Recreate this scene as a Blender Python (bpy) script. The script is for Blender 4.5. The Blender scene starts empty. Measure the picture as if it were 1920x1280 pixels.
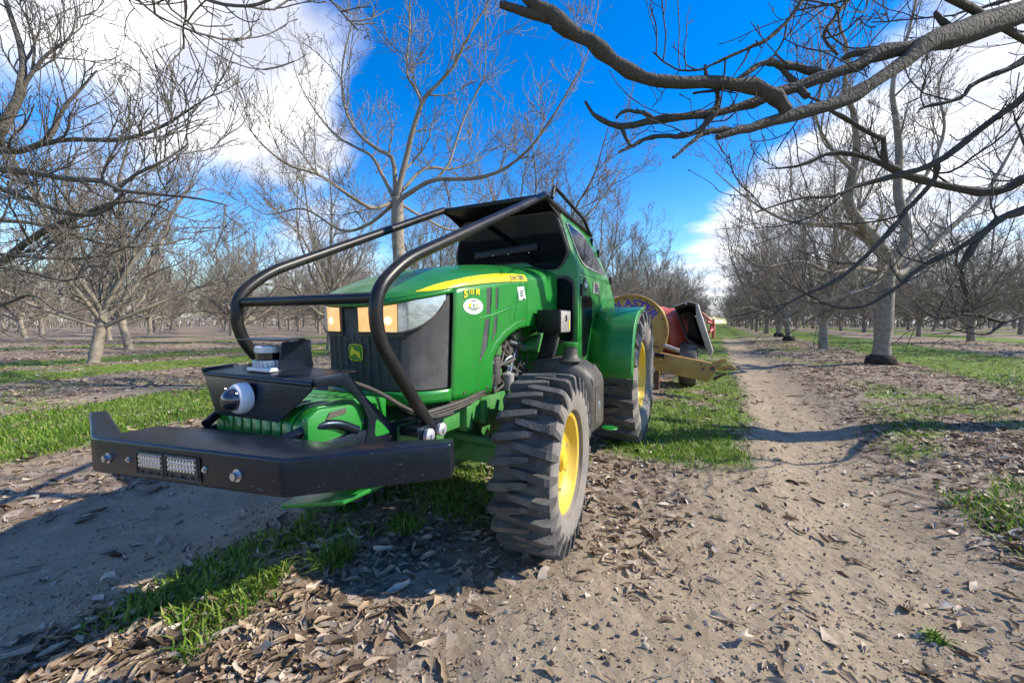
import bpy, bmesh, math, random
import numpy as np
from mathutils import Vector, Matrix

R = math.radians
scene = bpy.context.scene
col = scene.collection
rng = np.random.default_rng(7)
random.seed(7)

# ------------------------------------------------------------------ camera
CAM_H = 1.23
CAM_YAW = R(27.0)
CAM_PITCH = math.atan(38 / 760)
cd = bpy.data.cameras.new('camera')
cam = bpy.data.objects.new('camera', cd)
col.objects.link(cam)
cam.location = (0, 0, CAM_H)
cam.rotation_euler = (math.pi / 2 - CAM_PITCH, 0, CAM_YAW)
cd.sensor_width = 36.0
cd.lens = 36.0 * 760 / 1920
cd.clip_start = 0.02
cd.clip_end = 3000
scene.camera = cam

# ------------------------------------------------------------------ sky and sun
SUN_EL, SUN_AZ = R(35), R(64)          # azimuth measured from +Y towards +X
sun_dir = Vector((math.cos(SUN_EL) * math.sin(SUN_AZ), math.cos(SUN_EL) * math.cos(SUN_AZ), math.sin(SUN_EL)))
world = bpy.data.worlds.new('World')
scene.world = world
world.use_nodes = True


def build_world():
    nt = world.node_tree
    nt.nodes.clear()
    N, Lk = nt.nodes.new, nt.links.new

    def math_node(op, a, b=None, c=None, clamp=False):
        n = N('ShaderNodeMath'); n.operation = op; n.use_clamp = clamp
        for i, v in enumerate((a, b, c)):
            if v is None: continue
            if isinstance(v, (int, float)): n.inputs[i].default_value = v
            else: Lk(v, n.inputs[i])
        return n.outputs[0]
    sky = N('ShaderNodeTexSky')
    sky.sky_type = 'NISHITA'
    sky.sun_disc = False
    sky.sun_elevation = SUN_EL
    sky.sun_rotation = SUN_AZ
    sky.altitude = 100
    sky.air_density = 1.15
    sky.dust_density = 0.0
    sky.ozone_density = 3.0
    hs = N('ShaderNodeHueSaturation'); hs.inputs['Hue'].default_value = 0.513; hs.inputs['Saturation'].default_value = 1.48; hs.inputs['Value'].default_value = 0.72
    Lk(sky.outputs[0], hs.inputs['Color'])
    tc = N('ShaderNodeTexCoord')
    nrm = N('ShaderNodeVectorMath'); nrm.operation = 'NORMALIZE'
    Lk(tc.outputs['Generated'], nrm.inputs[0])
    D = nrm.outputs[0]
    sep = N('ShaderNodeSeparateXYZ'); Lk(D, sep.inputs[0])
    zz = math_node('MAXIMUM', sep.outputs[2], 0.0)
    den = math_node('ADD', zz, 0.16)
    px = math_node('DIVIDE', sep.outputs[0], den)
    py = math_node('DIVIDE', sep.outputs[1], den)
    cmb = N('ShaderNodeCombineXYZ'); Lk(px, cmb.inputs[0]); Lk(py, cmb.inputs[1])
    # streaky high cloud and puffy low cloud
    mp = N('ShaderNodeMapping'); mp.inputs['Rotation'].default_value = (0, 0, R(38)); mp.inputs['Scale'].default_value = (0.45, 1.25, 1)
    Lk(cmb.outputs[0], mp.inputs[0])
    n1 = N('ShaderNodeTexNoise'); n1.inputs['Scale'].default_value = 1.5; n1.inputs['Detail'].default_value = 7; n1.inputs['Roughness'].default_value = 0.58
    n1.inputs['Distortion'].default_value = 0.35
    Lk(mp.outputs[0], n1.inputs[0])
    n2 = N('ShaderNodeTexNoise'); n2.inputs['Scale'].default_value = 3.6; n2.inputs['Detail'].default_value = 5; n2.inputs['Roughness'].default_value = 0.6
    mp2 = N('ShaderNodeMapping'); mp2.inputs['Rotation'].default_value = (0, 0, R(38)); mp2.inputs['Scale'].default_value = (0.55, 1.0, 1); Lk(cmb.outputs[0], mp2.inputs[0])
    Lk(mp2.outputs[0], n2.inputs[0])
    noise = math_node('SUBTRACT', math_node('ADD', math_node('MULTIPLY', n1.outputs[0], 1.15), math_node('MULTIPLY', n2.outputs[0], 0.75)), 0.42)

    def blob(c, inner, outer, amt):
        v = Vector(c).normalized()
        d = N('ShaderNodeVectorMath'); d.operation = 'DOT_PRODUCT'; Lk(D, d.inputs[0]); d.inputs[1].default_value = v
        m = N('ShaderNodeMapRange'); m.interpolation_type = 'SMOOTHERSTEP'
        Lk(d.outputs['Value'], m.inputs['Value'])
        m.inputs['From Min'].default_value = math.cos(R(outer)); m.inputs['From Max'].default_value = math.cos(R(inner))
        m.inputs['To Min'].default_value = 0; m.inputs['To Max'].default_value = amt
        return m.outputs[0]
    total = noise
    for b in CLOUDS:
        total = math_node('ADD', total, blob(*b))
    hz = N('ShaderNodeMapRange'); Lk(sep.outputs[2], hz.inputs['Value']); hz.inputs['From Min'].default_value = 0.0; hz.inputs['From Max'].default_value = 0.13
    hz.inputs['To Min'].default_value = 0.30; hz.inputs['To Max'].default_value = 0.0
    total = math_node('ADD', total, hz.outputs[0])
    mask = N('ShaderNodeMapRange'); mask.interpolation_type = 'SMOOTHSTEP'
    Lk(total, mask.inputs['Value'])
    mask.inputs['From Min'].default_value = 0.46; mask.inputs['From Max'].default_value = 1.0
    # shading of the cloud
    n3 = N('ShaderNodeTexNoise'); n3.inputs['Scale'].default_value = 2.6; n3.inputs['Detail'].default_value = 3
    Lk(mp.outputs[0], n3.inputs[0])
    cr = N('ShaderNodeMix'); cr.data_type = 'RGBA'
    cr.inputs[6].default_value = (2.35, 2.5, 2.95, 1); cr.inputs[7].default_value = (4.5, 4.5, 4.5, 1)
    mr = N('ShaderNodeMapRange'); Lk(n3.outputs[0], mr.inputs['Value']); mr.inputs['From Min'].default_value = 0.40; mr.inputs['From Max'].default_value = 0.63
    Lk(mr.outputs[0], cr.inputs[0])
    mx = N('ShaderNodeMix'); mx.data_type = 'RGBA'
    Lk(math_node('MULTIPLY', mask.outputs[0], 0.97), mx.inputs[0]); Lk(hs.outputs[0], mx.inputs[6]); Lk(cr.outputs[2], mx.inputs[7])
    bg = N('ShaderNodeBackground'); bg.inputs['Strength'].default_value = SKY_STRENGTH
    Lk(mx.outputs[2], bg.inputs['Color'])
    out = N('ShaderNodeOutputWorld'); Lk(bg.outputs[0], out.inputs['Surface'])


SKY_STRENGTH = 0.15
# cloud banks: direction, inner and outer angular radius (degrees), cover added
CLOUDS = [
    ((-0.858, 0.261, 0.442), 5, 20, 0.26),
    ((-0.826, 0.372, 0.424), 6, 18, 0.28),
    ((-0.716, 0.479, 0.508), 6, 16, 0.3),
    ((-0.698, 0.563, 0.441), 3, 12, 0.2),
    ((-0.812, 0.447, 0.375), 3, 12, 0.16),
    ((-0.910, 0.347, 0.226), 3, 15, -0.3),
    ((-0.927, 0.229, 0.298), 2, 9, -0.15),
    ((-0.875, 0.388, 0.289), 2, 8, -0.1),
    ((-0.368, 0.769, 0.523), 12, 34, -0.5),
    ((-0.236, 0.905, 0.355), 6, 18, -0.3),
    ((-0.515, 0.754, 0.409), 4, 16, -0.25),
    ((-0.073, 0.866, 0.494), 8, 18, -0.3),
    ((-0.863, 0.468, 0.191), 3, 10, -0.12),
    ((-0.700, 0.684, 0.207), 5, 14, 0.14),
    ((0.291, 0.925, 0.243), 8, 20, 0.34),
    ((0.138, 0.974, 0.180), 5, 14, 0.24),
    ((-0.053, 0.988, 0.144), 3, 9, 0.2),
    ((0.357, 0.860, 0.363), 4, 14, 0.1),
    ((0.076, 0.876, 0.476), 3, 12, -0.2),
    ((0.212, 0.862, 0.461), 2, 9, -0.12),
    ((-0.960, 0.264, 0.089), 5, 16, 0.16),
    ((-0.818, 0.558, 0.138), 4, 12, 0.12),
]
build_world()
world.cycles.sampling_method = 'MANUAL'
world.cycles.sample_map_resolution = 512

sl = bpy.data.lights.new('sun', 'SUN')
sl.energy = 3.3
sl.angle = R(0.53)
sl.color = (1.0, 0.90, 0.76)
sun = bpy.data.objects.new('sun', sl)
col.objects.link(sun)
sun.rotation_euler = sun_dir.to_track_quat('Z', 'Y').to_euler()
sun.location = (20, 20, 30)

scene.view_settings.view_transform = 'Standard'
scene.view_settings.look = 'None'
scene.view_settings.exposure = 1.22
scene.view_settings.gamma = 1.0
scene.view_settings.use_curve_mapping = False
scene.cycles.max_bounces = 4
scene.cycles.diffuse_bounces = 2
scene.cycles.glossy_bounces = 3
scene.cycles.use_denoising = True
scene.cycles.use_adaptive_sampling = True
scene.cycles.adaptive_threshold = 0.03

# ------------------------------------------------------------------ materials
def mat(name, c, rough=0.5, metal=0.0, var=0.12, scale=6.0, bump=0.0, bscale=60.0, coat=0.0, dirt=None, dirt_amt=0.0, dscale=3.0,
        spec=0.5, emit=None, estr=0.0, scratch=0.0, tint=None, palette=None, transl=0.0):
    m = bpy.data.materials.new(name)
    m.use_nodes = True
    nt = m.node_tree
    N, Lk = nt.nodes.new, nt.links.new
    bs = nt.nodes['Principled BSDF']
    bs.inputs['Roughness'].default_value = rough
    bs.inputs['Metallic'].default_value = metal
    bs.inputs['Coat Weight'].default_value = coat
    bs.inputs['Coat Roughness'].default_value = 0.12
    bs.inputs['Specular IOR Level'].default_value = spec
    if tint: bs.inputs['Specular Tint'].default_value = tuple(tint) + (1,)
    tc = N('ShaderNodeTexCoord')
    nz = N('ShaderNodeTexNoise'); nz.inputs['Scale'].default_value = scale; nz.inputs['Detail'].default_value = 6
    Lk(tc.outputs['Object'], nz.inputs[0])
    mr = N('ShaderNodeMapRange'); Lk(nz.outputs[0], mr.inputs['Value'])
    mr.inputs['From Min'].default_value = 0.3; mr.inputs['From Max'].default_value = 0.7
    mx = N('ShaderNodeMix'); mx.data_type = 'RGBA'
    mx.inputs[6].default_value = tuple(v * (1 - var) for v in c) + (1,)
    mx.inputs[7].default_value = tuple(min(1, v * (1 + var)) for v in c) + (1,)
    Lk(mr.outputs[0], mx.inputs[0])
    out = mx.outputs[2]
    if palette:
        g = N('ShaderNodeNewGeometry')
        cr = N('ShaderNodeValToRGB'); cr.color_ramp.interpolation = 'LINEAR'
        els = cr.color_ramp.elements
        while len(els) < len(palette): els.new(0.5)
        for i, p in enumerate(palette):
            els[i].position = i / (len(palette) - 1); els[i].color = tuple(p) + (1,)
        Lk(g.outputs['Random Per Island'], cr.inputs[0])
        m2 = N('ShaderNodeMix'); m2.data_type = 'RGBA'; m2.blend_type = 'MULTIPLY'; m2.inputs[0].default_value = 1
        Lk(cr.outputs[0], m2.inputs[6])
        m3 = N('ShaderNodeMix'); m3.data_type = 'RGBA'
        m3.inputs[6].default_value = (1 - var,) * 3 + (1,); m3.inputs[7].default_value = (1 + var,) * 3 + (1,)
        Lk(mr.outputs[0], m3.inputs[0]); Lk(m3.outputs[2], m2.inputs[7])
        out = m2.outputs[2]
    if dirt is not None:
        nd = N('ShaderNodeTexNoise'); nd.inputs['Scale'].default_value = dscale; nd.inputs['Detail'].default_value = 9; nd.inputs['Roughness'].default_value = 0.68
        Lk(tc.outputs['Object'], nd.inputs[0])
        dr = N('ShaderNodeMapRange'); Lk(nd.outputs[0], dr.inputs['Value'])
        dr.inputs['From Min'].default_value = 0.42; dr.inputs['From Max'].default_value = 0.72
        dr.inputs['To Min'].default_value = dirt_amt * 0.25; dr.inputs['To Max'].default_value = dirt_amt
        md = N('ShaderNodeMix'); md.data_type = 'RGBA'; Lk(dr.outputs[0], md.inputs[0]); Lk(out, md.inputs[6]); md.inputs[7].default_value = tuple(dirt) + (1,)
        out = md.outputs[2]
        rr = N('ShaderNodeMapRange'); Lk(dr.outputs[0], rr.inputs['Value']); rr.inputs['To Min'].default_value = rough; rr.inputs['To Max'].default_value = 0.9
        Lk(rr.outputs[0], bs.inputs['Roughness'])
    if scratch:
        mpn = N('ShaderNodeMapping'); mpn.inputs['Scale'].default_value = (4, 70, 70); mpn.inputs['Rotation'].default_value = (0.3, 0.5, 0.5); Lk(tc.outputs['Object'], mpn.inputs[0])
        ns = N('ShaderNodeTexNoise'); ns.inputs['Scale'].default_value = 2.0; ns.inputs['Detail'].default_value = 3; Lk(mpn.outputs[0], ns.inputs[0])
        sr_ = N('ShaderNodeMapRange'); Lk(ns.outputs[0], sr_.inputs['Value']); sr_.inputs['From Min'].default_value = 0.70; sr_.inputs['From Max'].default_value = 0.76
        sr_.inputs['To Max'].default_value = scratch
        sm = N('ShaderNodeMix'); sm.data_type = 'RGBA'; Lk(sr_.outputs[0], sm.inputs[0]); Lk(out, sm.inputs[6]); sm.inputs[7].default_value = (0.34, 0.35, 0.36, 1)
        out = sm.outputs[2]
    Lk(out, bs.inputs['Base Color'])
    if bump:
        nb = N('ShaderNodeTexNoise'); nb.inputs['Scale'].default_value = bscale; nb.inputs['Detail'].default_value = 5
        Lk(tc.outputs['Object'], nb.inputs[0])
        b = N('ShaderNodeBump'); b.inputs['Strength'].default_value = bump; b.inputs['Distance'].default_value = 0.02
        Lk(nb.outputs[0], b.inputs['Height']); Lk(b.outputs[0], bs.inputs['Normal'])
    if emit:
        bs.inputs['Emission Color'].default_value = tuple(emit) + (1,); bs.inputs['Emission Strength'].default_value = estr
    if transl:
        tr = N('ShaderNodeBsdfTranslucent'); Lk(out, tr.inputs[0])
        ms = N('ShaderNodeMixShader'); ms.inputs[0].default_value = transl
        Lk(bs.outputs[0], ms.inputs[1]); Lk(tr.outputs[0], ms.inputs[2])
        Lk(ms.outputs[0], nt.nodes['Material Output'].inputs['Surface'])
    return m


DUST = (0.30, 0.25, 0.19)
MT = dict(
    green=mat('tractor_green', (0.008, 0.205, 0.020), 0.34, var=0.08, coat=0.3, scratch=0.10, dirt=DUST, dirt_amt=0.06, dscale=3.4, bump=0.02, bscale=30),
    cast_green=mat('cast_green', (0.018, 0.20, 0.03), 0.5, var=0.15, dirt=DUST, dirt_amt=0.30, dscale=5, bump=0.12, bscale=90),
    yellow=mat('paint_yellow', (0.76, 0.50, 0.012), 0.42, var=0.06, dirt=DUST, dirt_amt=0.35, dscale=5),
    decal_yellow=mat('decal_yellow', (0.80, 0.62, 0.01), 0.35, var=0.04),
    black=mat('black_paint', (0.005, 0.006, 0.008), 0.4, var=0.2, spec=0.3, dirt=DUST, dirt_amt=0.05, dscale=4, bump=0.03, bscale=40),
    black_tube=mat('black_tube_paint', (0.005, 0.006, 0.007), 0.36, var=0.2, spec=0.35, dirt=DUST, dirt_amt=0.06, dscale=6),
    steel_black=mat('scuffed_black_steel', (0.004, 0.0055, 0.010), 0.30, var=0.3, scale=14, spec=0.5, tint=(0.55, 0.75, 1.0), scratch=0.6, dirt=(0.06, 0.07, 0.09), dirt_amt=0.06, dscale=9, bump=0.05, bscale=50),
    plastic=mat('black_plastic', (0.014, 0.015, 0.017), 0.5, var=0.2, dirt=DUST, dirt_amt=0.35, dscale=5),
    grille=mat('grille_mesh', (0.030, 0.033, 0.038), 0.6, var=0.15, dirt=(0.30, 0.28, 0.25), dirt_amt=0.42, dscale=4.5, bump=0.5, bscale=420),
    rubber=mat('tyre_rubber', (0.024, 0.026, 0.028), 0.78, var=0.2, scale=20, dirt=(0.25, 0.23, 0.20), dirt_amt=0.60, dscale=7, bump=0.2, bscale=70),
    sidewall=mat('tyre_sidewall_dusty_sunlit', (0.16, 0.15, 0.135), 0.85, var=0.2, scale=20, dirt=(0.30, 0.26, 0.21), dirt_amt=0.7, dscale=8, bump=0.2, bscale=70),  # dusty rubber, with sunlit brightness also put into the pale base colour
    glass=mat('cab_glass', (0.003, 0.004, 0.006), 0.03, var=0.05, spec=0.14, tint=(0.5, 0.7, 1.0)),
    lens=mat('lamp_lens', (0.62, 0.66, 0.72), 0.22, metal=0.85, var=0.15, scale=12, coat=1.0, bump=0.06, bscale=40),
    lamp=mat('lit_lamp', (0.8, 0.45, 0.15), 0.2, var=0.3, scale=25, emit=(1.0, 0.50, 0.17), estr=0.42, coat=1.0, bump=0.4, bscale=110),
    bulb=mat('lamp_bulb', (1, 0.8, 0.5), 0.2, emit=(1.0, 0.72, 0.36), estr=0.75),
    white=mat('white_plastic', (0.70, 0.71, 0.73), 0.35, var=0.05, dirt=DUST, dirt_amt=0.06),
    alu=mat('cast_aluminium', (0.62, 0.63, 0.65), 0.38, metal=0.6, var=0.1),
    zinc=mat('zinc_bolt', (0.55, 0.58, 0.60), 0.32, metal=0.9, var=0.1),
    dome=mat('smoked_dome', (0.008, 0.009, 0.02), 0.04, coat=1.0),
    decal_white=mat('decal_white', (0.72, 0.74, 0.72), 0.4, var=0.05),
    decal_dark=mat('decal_dark', (0.03, 0.05, 0.03), 0.5),
    led=mat('led_reflector', (0.75, 0.77, 0.8), 0.15, metal=0.9, var=0.1),
    hose=mat('rubber_hose', (0.012, 0.012, 0.013), 0.55, dirt=DUST, dirt_amt=0.3),
    engine=mat('engine_dark', (0.02, 0.022, 0.02), 0.6, var=0.4, scale=30, dirt=DUST, dirt_amt=0.4, bump=0.3, bscale=60),
    tan=mat('blower_tan_paint', (0.50, 0.30, 0.065), 0.55, var=0.15, dirt=(0.18, 0.10, 0.05), dirt_amt=0.6, dscale=4),
    red=mat('faded_red_paint', (0.52, 0.055, 0.025), 0.42, var=0.2, dirt=(0.50, 0.34, 0.30), dirt_amt=0.5, dscale=2.5),
    purple=mat('lettering_purple', (0.06, 0.035, 0.32), 0.5),
    grey=mat('worn_grey_steel', (0.36, 0.34, 0.32), 0.5, metal=0.3, var=0.2, dirt=DUST, dirt_amt=0.4),
    rust=mat('rusty_steel', (0.11, 0.055, 0.03), 0.75, var=0.3, scale=20),
    chrome=mat('cylinder_rod', (0.6, 0.6, 0.6), 0.15, metal=1.0),
)


# ------------------------------------------------------------------ mesh helpers
def link(name, me, parent=None, root=None):
    o = bpy.data.objects.new(name, me)
    col.objects.link(o)
    if parent is not None:
        o.parent = parent
        if parent.type == 'EMPTY':
            o.matrix_parent_inverse = Matrix.Translation(-parent.location)
    return o


def tag(o, label=None, cat=None, group=None, kind=None):
    if label: o['label'] = label
    if cat: o['category'] = cat
    if group: o['group'] = group
    if kind: o['kind'] = kind
    return o


def empty(name, loc=(0, 0, 0)):
    o = bpy.data.objects.new(name, None)
    o.empty_display_size = 0.2
    o.location = loc
    col.objects.link(o)
    return o


def unit(v):
    v = np.asarray(v, float)
    return v / (np.linalg.norm(v) + 1e-12)


class MB:
    def __init__(self):
        self.v, self.f = [], []

    def add(self, vs, fs):
        k = len(self.v)
        self.v += [tuple(map(float, p)) for p in vs]
        self.f += [tuple(i + k for i in f) for f in fs]
        return self

    def box(self, c, s, rot=None):
        x, y, z = (d / 2 for d in s)
        pts = np.array([(a * x, b * y, e * z) for a in (-1, 1) for b in (-1, 1) for e in (-1, 1)])
        if rot is not None: pts = pts @ np.array(rot).T
        pts = pts + np.array(c)
        return self.add(pts, [(0, 1, 3, 2), (4, 6, 7, 5), (0, 4, 5, 1), (2, 3, 7, 6), (0, 2, 6, 4), (1, 5, 7, 3)])

    def prism(self, poly, d):
        """poly: 3-D points of a planar outline; d: extrusion vector"""
        n = len(poly)
        a = np.array(poly, float); b = a + np.array(d)
        fs = [tuple(range(n))[::-1], tuple(range(n, 2 * n))] + [(i, (i + 1) % n, n + (i + 1) % n, n + i) for i in range(n)]
        return self.add(np.vstack([a, b]), fs)

    def loft(self, rings, closed=True, caps=True):
        m = len(rings[0]); n = len(rings)
        vs = [p for r_ in rings for p in r_]
        fs = []
        for i in range(n - 1):
            for j in range(m if closed else m - 1):
                k = (j + 1) % m
                fs.append((i * m + j, i * m + k, (i + 1) * m + k, (i + 1) * m + j))
        if caps and closed:
            fs.append(tuple(range(m))[::-1]); fs.append(tuple((n - 1) * m + j for j in range(m)))
        return self.add(vs, fs)

    def tube(self, pts, r, sides=12, caps=True):
        P = np.array(pts, float); n = len(P)
        rr = np.full(n, r) if np.isscalar(r) else np.array(r, float)
        T = np.gradient(P, axis=0); T /= np.linalg.norm(T, axis=1)[:, None] + 1e-12
        ref = np.eye(3)[np.argmin(np.abs(T).sum(0))]
        u = unit(np.cross(ref, T[0])); rings = []
        for i in range(n):
            u = unit(u - T[i] * np.dot(u, T[i])); w = np.cross(T[i], u)
            a = np.linspace(0, 2 * math.pi, sides, endpoint=False)
            rings.append(P[i] + rr[i] * (np.cos(a)[:, None] * u + np.sin(a)[:, None] * w))
        return self.loft(rings, True, caps)

    def lathe(self, prof, segs=32, M=None, caps=False):
        """prof: (axial, radius); axis is local x; M maps points to the world"""
        a = np.linspace(0, 2 * math.pi, segs, endpoint=False)
        rings = []
        for ax, r_ in prof:
            p = np.stack([np.full(segs, ax), r_ * np.cos(a), r_ * np.sin(a)], 1)
            rings.append(p if M is None else M(p))
        return self.loft(rings, True, caps)

    def build(self, name, m, parent=None, bevel=0.0, seg=2, smooth=40, limit=35):
        me = bpy.data.meshes.new(name)
        me.from_pydata(self.v, [], self.f)
        bm = bmesh.new(); bm.from_mesh(me)
        bmesh.ops.recalc_face_normals(bm, faces=bm.faces)
        if bevel:
            es = [e for e in bm.edges if len(e.link_faces) == 2 and e.calc_face_angle(0) > R(limit)]
            bmesh.ops.bevel(bm, geom=es, offset=bevel, segments=seg, affect='EDGES', profile=0.5, clamp_overlap=True)
        bm.to_mesh(me); bm.free()
        me.shade_smooth(); me.set_sharp_from_angle(angle=R(smooth))
        me.materials.append(m)
        return link(name, me, parent)


def rounded(pts, rad, k=6):
    """polyline with rounded corners"""
    P = [np.array(p, float) for p in pts]
    out = [P[0]]
    for i in range(1, len(P) - 1):
        a, b, c = P[i - 1], P[i], P[i + 1]
        da, dc = np.linalg.norm(a - b), np.linalg.norm(c - b)
        t = min(rad, da * 0.49, dc * 0.49)
        p0, p1 = b + (a - b) / da * t, b + (c - b) / dc * t
        for q in np.linspace(0, 1, k):
            out.append((1 - q) ** 2 * p0 + 2 * q * (1 - q) * b + q * q * p1)
    out.append(P[-1])
    return out


def rounded_poly(pts, rad, k=5):
    P = [np.array(p, float) for p in pts]; n = len(P); out = []
    for i in range(n):
        a, b, c = P[i - 1], P[i], P[(i + 1) % n]
        da, dc = np.linalg.norm(a - b), np.linalg.norm(c - b)
        t = min(rad, da * 0.45, dc * 0.45)
        p0, p1 = b + (a - b) / da * t, b + (c - b) / dc * t
        for q in np.linspace(0, 1, k):
            out.append((1 - q) ** 2 * p0 + 2 * q * (1 - q) * b + q * q * p1)
    return out


def grow(poly, d):
    P = np.array(poly, float); c = P.mean(0)
    return [p + unit(p - c) * d for p in P]


def text_geo(s, size, bold=0.0):
    cu = bpy.data.curves.new('t', 'FONT'); cu.body = s; cu.size = size; cu.align_x = 'CENTER'; cu.align_y = 'CENTER'
    cu.offset = bold; cu.resolution_u = 3
    o = bpy.data.objects.new('t', cu); col.objects.link(o)
    dg = bpy.context.evaluated_depsgraph_get()
    me = o.evaluated_get(dg).to_mesh()
    vs = np.array([v.co[:] for v in me.vertices]); fs = [tuple(p.vertices) for p in me.polygons]
    o.evaluated_get(dg).to_mesh_clear()
    bpy.data.objects.remove(o); bpy.data.curves.remove(cu)
    return vs, fs


# value noise for ground shape and scattering
_perm = rng.random((256, 256))


def vnoise(x, y, s=0):
    x = np.asarray(x, float) + 37.7 * s; y = np.asarray(y, float) + 91.3 * s
    xi, yi = np.floor(x).astype(int), np.floor(y).astype(int)
    fx, fy = x - xi, y - yi
    fx, fy = fx * fx * (3 - 2 * fx), fy * fy * (3 - 2 * fy)
    g = lambda a, b: _perm[a & 255, b & 255]
    return (g(xi, yi) * (1 - fx) + g(xi + 1, yi) * fx) * (1 - fy) + (g(xi, yi + 1) * (1 - fx) + g(xi + 1, yi + 1) * fx) * fy


def fbm(x, y, o=4, s=0):
    t, a, w = 0, 0.5, 0
    for i in range(o):
        t = t + a * vnoise(x * 2 ** i, y * 2 ** i, s + i); w += a; a *= 0.5
    return t / w


def sstep(a, b, x):
    t = np.clip((x - a) / (b - a), 0, 1)
    return t * t * (3 - 2 * t)


def band(x, a, b, soft=0.25):
    return sstep(a - soft, a + soft, x) * (1 - sstep(b - soft, b + soft, x))

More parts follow.
